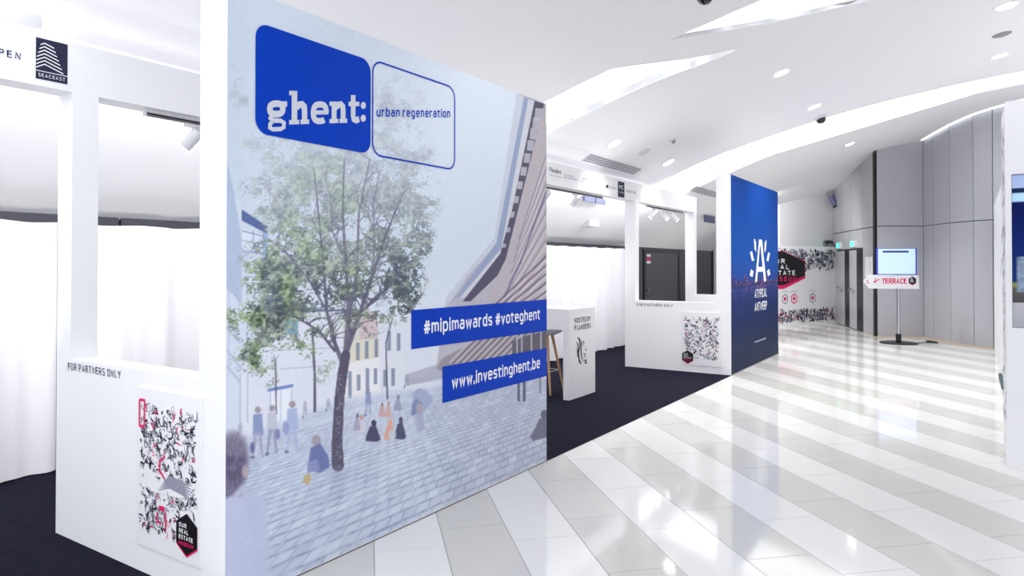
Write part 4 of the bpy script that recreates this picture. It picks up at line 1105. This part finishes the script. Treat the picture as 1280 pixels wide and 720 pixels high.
for k, u in enumerate((9.45, 9.95, 10.45)):
    track_spot(u, ('nearest', 'middle', 'farthest')[k] + ' of three lit track spotlights beside the blue column', 'spotlights of the far booth', tgt=((-0.4, 0.0, 0.4)[k], -0.9 if k else 0.9, 0), power=26)
for k, u in enumerate((5.75, 6.55)):
    track_spot(u, ('nearer', 'farther')[k] + ' of two small track spotlights under the logo beam', 'spotlights between the booths', tgt=(0.2, 1.0, 0), power=14)
# bare spot added farther left, out of the frame, to light the left curtain
spot_light(None, 'spot_lamp', W(-1.2, 1.7, 2.55), W(-0.9, 3.1, 1.0), 16, 95)

# ================================================================ CEILING FITTINGS
def on_ceiling(name, label, cat, u, v, group=None):
    sl = math.atan(-0.00674*2.6*(v+7)**1.6)
    return thing(name, label, cat, (u, v, zceil(v)), rot=(sl, 0, RA), group=group)
def downlight(u, v, label, lit=True, r=0.105, power=130):
    t = on_ceiling('downlight', label, 'downlight', u, v, 'recessed downlights')
    part('trim_ring', MB().lathe([(r+0.022, 0.004), (r+0.022, -0.008), (r, -0.012), (r-0.012, -0.004), (r-0.012, 0.004)], seg=28), M_WHITE, t, smooth=True)
    if lit:
        part('lamp', MB().lathe([(0.001, -0.004), (r-0.012, -0.004), (r-0.012, 0.002), (0.001, 0.002)], seg=28), M_LAMP, t)
        spot_light(t, 'overhead_spot', W(u, v, zceil(v)-0.04), W(u, v, 0), power, 110)
    else:
        part('lens', MB().lathe([(0.001, -0.004), (r-0.012, -0.004), (r-0.012, 0.002), (0.001, 0.002)], seg=28), M_VENTW, t)
downlight(7.75, -0.88, 'largest lit round downlight mid ceiling, nearest of the middle row')
downlight(10.13, -0.88, 'lit downlight directly above the smaller dome camera')
downlight(14.27, -0.86, 'lit downlight beyond the curved light slot, near the grey panels')
downlight(8.28, -3.38, 'downlight in the top right corner of the ceiling', r=0.12)
downlight(10.7, -3.38, 'downlight at upper right, close above the curved light slot', r=0.11)
downlight(6.98, 1.22, 'downlight just above the long ceiling vent over the logo beam', power=35)
downlight(9.13, 1.23, 'small downlight at the right end of the long vent, near the smoke detector', power=40)
for u_, v_, z_, p_, a_ in ((13.45, 1.23, 3.33, 120, W(14.5, 0.6, 0)), (15.6, 1.23, 3.33, 150, W(19.0, 0.8, 1.6)), (2.2, -0.88, 4.2, 30, W(2.2, -0.88, 0)), (4.6, -3.38, 4.75, 60, W(4.6, -3.38, 0))):
    spot_light(None, 'overhead_spot', W(u_, v_, z_), a_, p_, 110)      # unseen fill lamps added in line with the downlight rows, without fittings
def disc(u, v, label, m, r, name='ceiling_disc', cat='disc'):
    t = on_ceiling(name, label, cat, u, v)
    part('cover', MB().lathe([(0.001, -0.014), (r*.8, -0.014), (r, -0.004), (r, 0.003), (0.001, 0.003)], seg=24), m, t, smooth=True)
    return t
disc(9.53, -3.37, 'flat grey round cover on the ceiling between two downlights at upper right', M_VENT, 0.115)
disc(8.0, 1.19, 'faint grey round cover on the ceiling beside the long vent', M_VENTW, 0.10)
t = on_ceiling('smoke_detector', 'small white smoke detector on the ceiling right of the long vent', 'detector', 8.23, 0.82)
part('base', MB().lathe([(0.001, 0.003), (0.06, 0.003), (0.06, -0.015), (0.045, -0.02), (0.001, -0.02)], seg=20), M_PLASTIC, t, smooth=True)
part('sensor', MB().lathe([(0.032, -0.02), (0.028, -0.05), (0.001, -0.055)], seg=16), M_VENT, t, smooth=True)
def dome(u, v, label, r):
    t = on_ceiling('dome_camera', label, 'camera', u, v)
    part('housing', MB().lathe([(0.001, 0.004), (r*1.25, 0.004), (r*1.25, -r*.35), (r*1.1, -r*.5), (0.001, -r*.5)], seg=28), M_PLASTIC, t, smooth=True)
    part('dome', MB().lathe([(r*math.cos(a), -r*.5 - r*math.sin(a)) for a in [i*math.pi/16 for i in range(9)]], seg=28), M_BLACKGLOSS, t, smooth=True)
dome(4.49, -0.88, 'black dome security camera at the top edge, nearest on the ceiling', 0.075)
dome(10.95, -0.83, 'smaller dome security camera beside the curved light slot', 0.085)
def slot_vent(u0, u1, v, w, label, n=4, m=M_VENT):
    t = on_ceiling('ceiling_vent', label, 'vent', (u0+u1)/2, v)
    L = (u1-u0)/2
    fr = MB().box((-L, -w/2, -0.006), (L, w/2, 0.003)); part('frame', fr, M_VENTW, t)
    for k in range(n):
        y = -w/2 + (k+0.5)*w/n
        part('slat', MB().box((-L+0.02, y-w/n*0.22, -0.012), (L-0.02, y+w/n*0.22, -0.006)), m, t)
slot_vent(6.79, 8.64, 1.575, 0.17, 'long slotted ceiling vent above the logo beam', 4)
slot_vent(11.42, 13.16, 1.60, 0.17, 'long slotted ceiling vent beyond the light slot, beside the blue column', 4)
def hanging_sign(u0, u1, v, z0, z1, label):
    t = thing('hanging_sign', label, 'sign', ((u0+u1)/2, v, z0))
    mid = (u0+u1)/2
    for a_, b_ in ((u0, mid-0.02), (mid+0.02, u1)):
        part('pane', MB().box((a_, v-0.015, z0), (b_, v+0.015, z1)), M_BLUEGREY, t)
    part('rail', MB().box((u0, v-0.02, z1), (u1, v+0.02, z1+0.02)), M_VENTW, t)
    for x in (u0+0.1, u1-0.1):
        part('hanger', MB().tube([(x, v, z1+0.02), (x, v, zceil(v)+0.01)], 0.008, 8), M_STEEL, t)
hanging_sign(8.03, 8.80, 2.25, 2.70, 2.79, 'pair of blue grey panes hung just under the logo beam, between the booths')
hanging_sign(13.96, 14.72, 2.18, 2.67, 2.835, 'pair of blue grey panes hung left of the blue column, right of the booth post')
t = thing('wall_unit', 'faint white box unit on the sloping ceiling above the curtain between the booths', 'unit', (9.4, 2.7, 2.32))
part('housing', MB().box((9.18, 2.74, 2.36), (9.58, 2.93, 2.58)), M_VENTW, t)
part('louvre', MB().box((9.21, 2.734, 2.38), (9.55, 2.74, 2.46)), M_VENTW, t)

# ================================================================ FAR BANNER WALL with doodles
bd = (K-Bp)/np.linalg.norm(K-Bp); bn_ = np.array([bd[1], -bd[0]])     # towards the hall
BW = thing('banner_wall', 'white banner wall with doodle bands and dark hexagon, at the far end behind the blue column', 'banner', (float((Bp[0]+K[0])/2), float((Bp[1]+K[1])/2), 0), 'w')
mm = MB(); quad_wall(mm, Bp - bd*2.0 + bn_*0.13, K - bd*0.02 + bn_*0.13, 0.0, 0.06, 0.0, 2.19); part('board', mm, M_BOARD, BW)
ff = Face((*(Bp + bn_*0.13), 0), (*bd, 0), (0, 0, 1), (*bn_, 0))
Lb = float(np.linalg.norm(K-Bp))
add_doodles(ff, BW, 0.003, -1.9, 1.46, Lb-0.05, 2.17, 620, 0.22, 21, pink=0.0)
add_doodles(ff, BW, 0.003, -1.9, 0.03, Lb-0.05, 0.50, 560, 0.20, 22, pink=0.06)
hx = MB(); flat(hx, ff, [(-1.1, 1.02), (0.0, 1.02), (0.90, 1.30), (0.90, 1.77), (0.0, 2.04), (-1.1, 2.04)], 0.005); part('pink_hexagon', hx, M_PINK, BW)
hx = MB(); flat(hx, ff, [(-1.1, 1.12), (0.0, 1.12), (0.88, 1.37), (0.88, 1.76), (0.0, 2.03), (-1.1, 2.03)], 0.008); hb = part('black_hexagon', hx, M_BLACK, BW)
for tx, y, m in (('OUR', 1.77, M_WPRINT), ('REAL', 1.61, M_WPRINT), ('ESTATE', 1.45, M_WPRINT), ('MUSEUM', 1.29, M_PINK)):
    w_ = {'OUR': .62, 'REAL': .80, 'ESTATE': 1.05, 'MUSEUM': 1.12}[tx]
    pen_text('lettering', tx, ff, -0.60, -0.60+w_, y-0.06, 0.125, 0.026, m, hb, lift=0.012)
for cx, tx in ((0.04, ''), (0.42, ''), (1.22, '')):
    pk = MB(); stroke(pk, ff, hexagon(cx, 0.74, 0.13), 0.03, 0.004, closed=True); o = part('hexagon_icon', pk, M_GREYINK if cx != 0.42 else M_PINK, BW)
    q = MB(); flat(q, ff, [(cx-0.05, 0.70), (cx+0.05, 0.70), (cx+0.05, 0.79), (cx-0.05, 0.79)], 0.004); part('icon_mark', q, M_PINK, o)
    text_part('lettering', 'MEMBERS', ff, cx-0.14, 0.93, cx+0.16, 0.96, M_GREYINK, BW, lift=0.004)

def gp(f, z, lift=0.0):
    p = Bp + (K-Bp)*f + bn_*lift; return (float(p[0]), float(p[1]), z)
t = thing('bullet_camera', 'small bullet camera high on the pale back wall, next to the grey panels', 'camera', gp(0.877, 3.46, 0.1), 'w')
part('mount', MB().tube([gp(.877, 3.72, 0.0), gp(.877, 3.72, 0.14), gp(.877, 3.62, 0.16)], 0.035, 10), M_VENT, t)
part('body', MB().tube([gp(.867, 3.64, 0.14), gp(.88, 3.36, 0.26)], 0.075, 14), M_BLUEGREY, t, smooth=True)
part('lens', MB().tube([gp(.8802, 3.362, 0.26), gp(.882, 3.32, 0.278)], 0.068, 14), M_BLACKGLOSS, t)
t = thing('wall_dome_camera', 'black half dome camera on the back wall, right above the banner wall', 'camera', gp(0.83, 2.30, 0.1), 'w')
c = gp(0.83, 2.28, 0.13)
part('dome', MB().lathe([(0.14, 0.0), (0.13, 0.05), (0.10, 0.08), (0.001, 0.10)], c, 20), M_BLACKGLOSS, t, smooth=True)
part('base', MB().tube([gp(0.83, 2.30, 0.0), gp(0.83, 2.30, 0.06)], 0.10, 12), M_VENT, t)

# emergency lights over the double door
for k, (f_, lab) in enumerate(((0.185, 'left of two green lit exit lights above the far double door'), (0.546, 'right of two green lit exit lights above the far double door'))):
    p = wp(f_); d = (Pp-K)/np.linalg.norm(Pp-K)
    t = thing('exit_light', lab, 'exit light', (float(p[0]), float(p[1]), 2.14), 'w', 'exit lights over the double door')
    m = MB(); quad_wall(m, p-d*0.22, p+d*0.22, 2.13, 0.05, 0.0, 2.30, out=-1); part('housing', m, M_VENTW, t)
    m = MB(); a = off(p-d*0.14, 0.05); b_ = off(p+d*0.12, 0.05); quad_wall(m, a, b_, 2.145, 0.01, 0.0, 2.28, out=-1); part('lit_face', m, M_GREENLIT, t)
# small notice beside the door
p0 = wp(0.80); p1 = wp(0.93)
m = MB(); quad_wall(m, p0, p1, 1.38, 0.015, 0.0, 1.86, out=-1)
single('wall_notice', m, M_BOARD, 'pale paper notice on the grey panel between the double door and the screen', 'notice', (0, 0, 0), 'w')

# ================================================================ SCREEN STAND with TERRACE sign
SY = 14.75; SXc = 8.22
ss = thing('sign_stand', 'floor stand with lit screen and arrow sign reading TERRACE, before the grey curved wall', 'sign stand', (SXc, SY, 0.0), 'w')
part('base_plate', MB().lathe([(0.001, 0.0), (0.37, 0.0), (0.37, 0.012), (0.34, 0.022), (0.001, 0.022)], (SXc, SY, 0.001), 32), M_BLACK, ss, smooth=True)
part('foot_sleeve', MB().tube([(SXc, SY, 0.02), (SXc, SY, 0.20)], 0.055, 16), M_BLACK, ss, smooth=True)
part('pole', MB().tube([(SXc, SY, 0.20), (SXc, SY, 1.75)], 0.035, 16), M_STEEL, ss, smooth=True)
sf = Face((0, SY-0.06, 0), (1, 0, 0), (0, 0, 1), (0, -1, 0))
a = MB(); a.prism([(7.45, SY-0.06, 1.31), (7.57, SY-0.06, 1.165), (8.635, SY-0.06, 1.155), (8.62, SY-0.06, 1.44), (7.57, SY-0.06, 1.455)], (0, 0.02, 0))
sg = part('arrow_board', a, M_BOARD, ss)
pen_text('lettering', 'TERRACE', sf, 7.84, 8.365, 1.262, 0.118, 0.020, M_PINK, sg, gap=0.12)
hx = MB(); flat(hx, sf, hexagon(8.485, 1.325, 0.092), 0.003); part('pink_hexagon', hx, M_PINK, sg)
hx = MB(); flat(hx, sf, hexagon(8.485, 1.333, 0.088), 0.004); part('black_hexagon', hx, M_BLACK, sg)
w_ = MB()
for i in range(3): stroke(w_, sf, [(8.44, 1.375-i*0.033), (8.44+0.05+i*0.012, 1.375-i*0.033)], 0.014, 0.005)
part('badge_lines', w_, M_WPRINT, sg, stuff=True)
dd_ = MB()
for (x0, y0, x1, y1) in ((7.68, 1.28, 7.73, 1.34), (7.73, 1.34, 7.79, 1.36), (7.69, 1.36, 7.72, 1.38), (7.66, 1.31, 7.70, 1.32), (7.53, 1.30, 7.56, 1.27), (7.52, 1.33, 7.55, 1.34)): stroke(dd_, sf, [(x0, y0), (x1, y1)], 0.02, 0.003)
part('doodle_print', dd_, M_PINK, sg, stuff=True)
sq = lambda x, y: (x, y)
scr = MB().box((7.735, SY-0.075, 1.46), (8.575, SY-0.035, 2.02)); sc_ = part('screen_case', scr, M_BLUEEDGE, ss)
cf = Face((0, SY-0.075, 0), (1, 0, 0), (0, 0, 1), (0, -1, 0))
g = MB(); flat(g, cf, [(7.75, 1.472), (8.545, 1.472), (8.545, 2.008), (7.75, 2.008)], 0.003); part('screen', g, M_SCREEN, sc_)
g = MB(); flat(g, cf, [(7.85, 1.925), (8.40, 1.925), (8.40, 1.965), (7.85, 1.965)], 0.006); part('title_bar', g, M_SCREENBAR, sc_)
g = MB()
for (x, y, l) in ((8.00, 1.83, .14), (8.18, 1.845, .10), (8.0, 1.72, .10), (8.14, 1.73, .16), (8.02, 1.62, .16)): flat(g, cf, [(x, y), (x+l, y), (x+l, y+0.018), (x, y+0.018)], 0.006)
part('screen_text', g, M_SCREENTXT, sc_, stuff=True)
cb = MB().tube([(8.63, SY+0.01, 0.012), (8.75, SY+0.04, 0.012), (8.90, SY+0.12, 0.012)], 0.008, 6)
t = thing('power_cable', 'short black cable with plug block on the floor right of the sign stand', 'cable', (8.75, SY, 0.0), 'w')
part('cord', cb, M_BLACK, t)
part('plug', MB().hexa([(8.86, SY+0.10, 0.0), (9.04, SY-0.04, 0.0), (9.08, SY+0.02, 0.0), (8.92, SY+0.2, 0.0)], [(8.88, SY+0.10, 0.05), (9.03, SY-0.02, 0.03), (9.06, SY+0.02, 0.03), (8.93, SY+0.18, 0.05)]), M_BLACK, t)

# ================================================================ RIGHT-HAND BOOTHS
ra = thing('partition_wall', 'white free-standing wall at the right, far side of the aisle, before the curved panels', 'partition', (12.0, -3.48, 0))
part('slab', MB().box((9.24, -3.58, 0), (14.6, -3.385, 2.84)), M_WHITE, ra)
gd = MB(); F2 = Face((0, -3.385, 0), (-1, 0, 0), (0, 0, 1), (0, 1, 0))
for (x, y, w_, h) in ((-10.6, 1.95, .3, .16), (-10.9, 1.5, .35, .25), (-10.2, 1.2, .2, .2)):
    flat(gd, F2, [(x, y), (x+w_, y+.02), (x+w_*.9, y+h), (x+.05, y+h*.9)], 0.002)
part('grey_print', gd, M_VENTW, ra, stuff=True)
single('floor_wedge', MB().box((9.26, -3.375, 0.0), (10.6, -3.335, 0.05)), M_TEAL, 'dark teal strip on the floor at the foot of the right-hand white wall', 'strip', (9.9, -3.36, 0.0))

rb = thing('partition_wall', 'white booth front cut off by the right edge, doodles on its narrow side', 'partition', (5.3, -3.8, 0))
part('end_slab', MB().box((4.97, -3.275, 0), (5.75, -3.235, 3.0)), M_WHITE, rb)
part('low_wall', MB().box((4.97, -5.2, 0), (5.12, -3.275, 1.14)), M_WHITE, rb)
part('header', MB().box((4.97, -5.2, 2.40), (5.12, -3.275, 3.0)), M_WHITE, rb)
F3 = Face((0, -3.235, 0), (-1, 0, 0), (0, 0, 1), (0, 1, 0))
add_doodles(F3, rb, 0.002, -5.74, 0.25, -4.98, 2.95, 150, 0.16, 33, pink=0.02)
dp = thing('display_screen', 'display at the right edge showing a dark blue sky above a building', 'screen', (5.06, -4.2, 1.14))
part('case', MB().box((5.03, -5.2, 1.142), (5.09, -3.277, 2.398)), M_BLUEGREY, dp)
def paint_disp(S, T):
    z = 1.14 + T*1.256
    keys = [1.14, 1.34, 1.345, 1.46, 1.47, 1.5, 1.52, 2.0, 2.17, 2.18, 2.245, 2.25, 2.285, 2.29, 2.40]
    cols = np.array([(150, 150, 160), (165, 165, 172), (70, 66, 72), (84, 84, 80), (110, 124, 70), (120, 130, 80), (20, 44, 104), (8, 24, 84), (6, 20, 76), (170, 205, 238), (170, 205, 238), (20, 34, 74), (20, 34, 74), (160, 178, 214), (158, 176, 212)], float)
    c = np.stack([np.interp(z, keys, cols[:, k]) for k in range(3)], 1)
    x = S*1.92
    b = ((x > .03) & (x < .6) & (z > 1.43) & (z < 1.72))[:, None]
    c = np.where(b, np.array([[120, 134, 156]]) + (vnoise(x*60, z*50, 51)-.5)[:, None]*50, c)
    return c
print_part('picture', front_face(5.03), 3.28, 1.145, 5.19, 2.395, 90, 160, paint_disp, dp, emit=0.25)
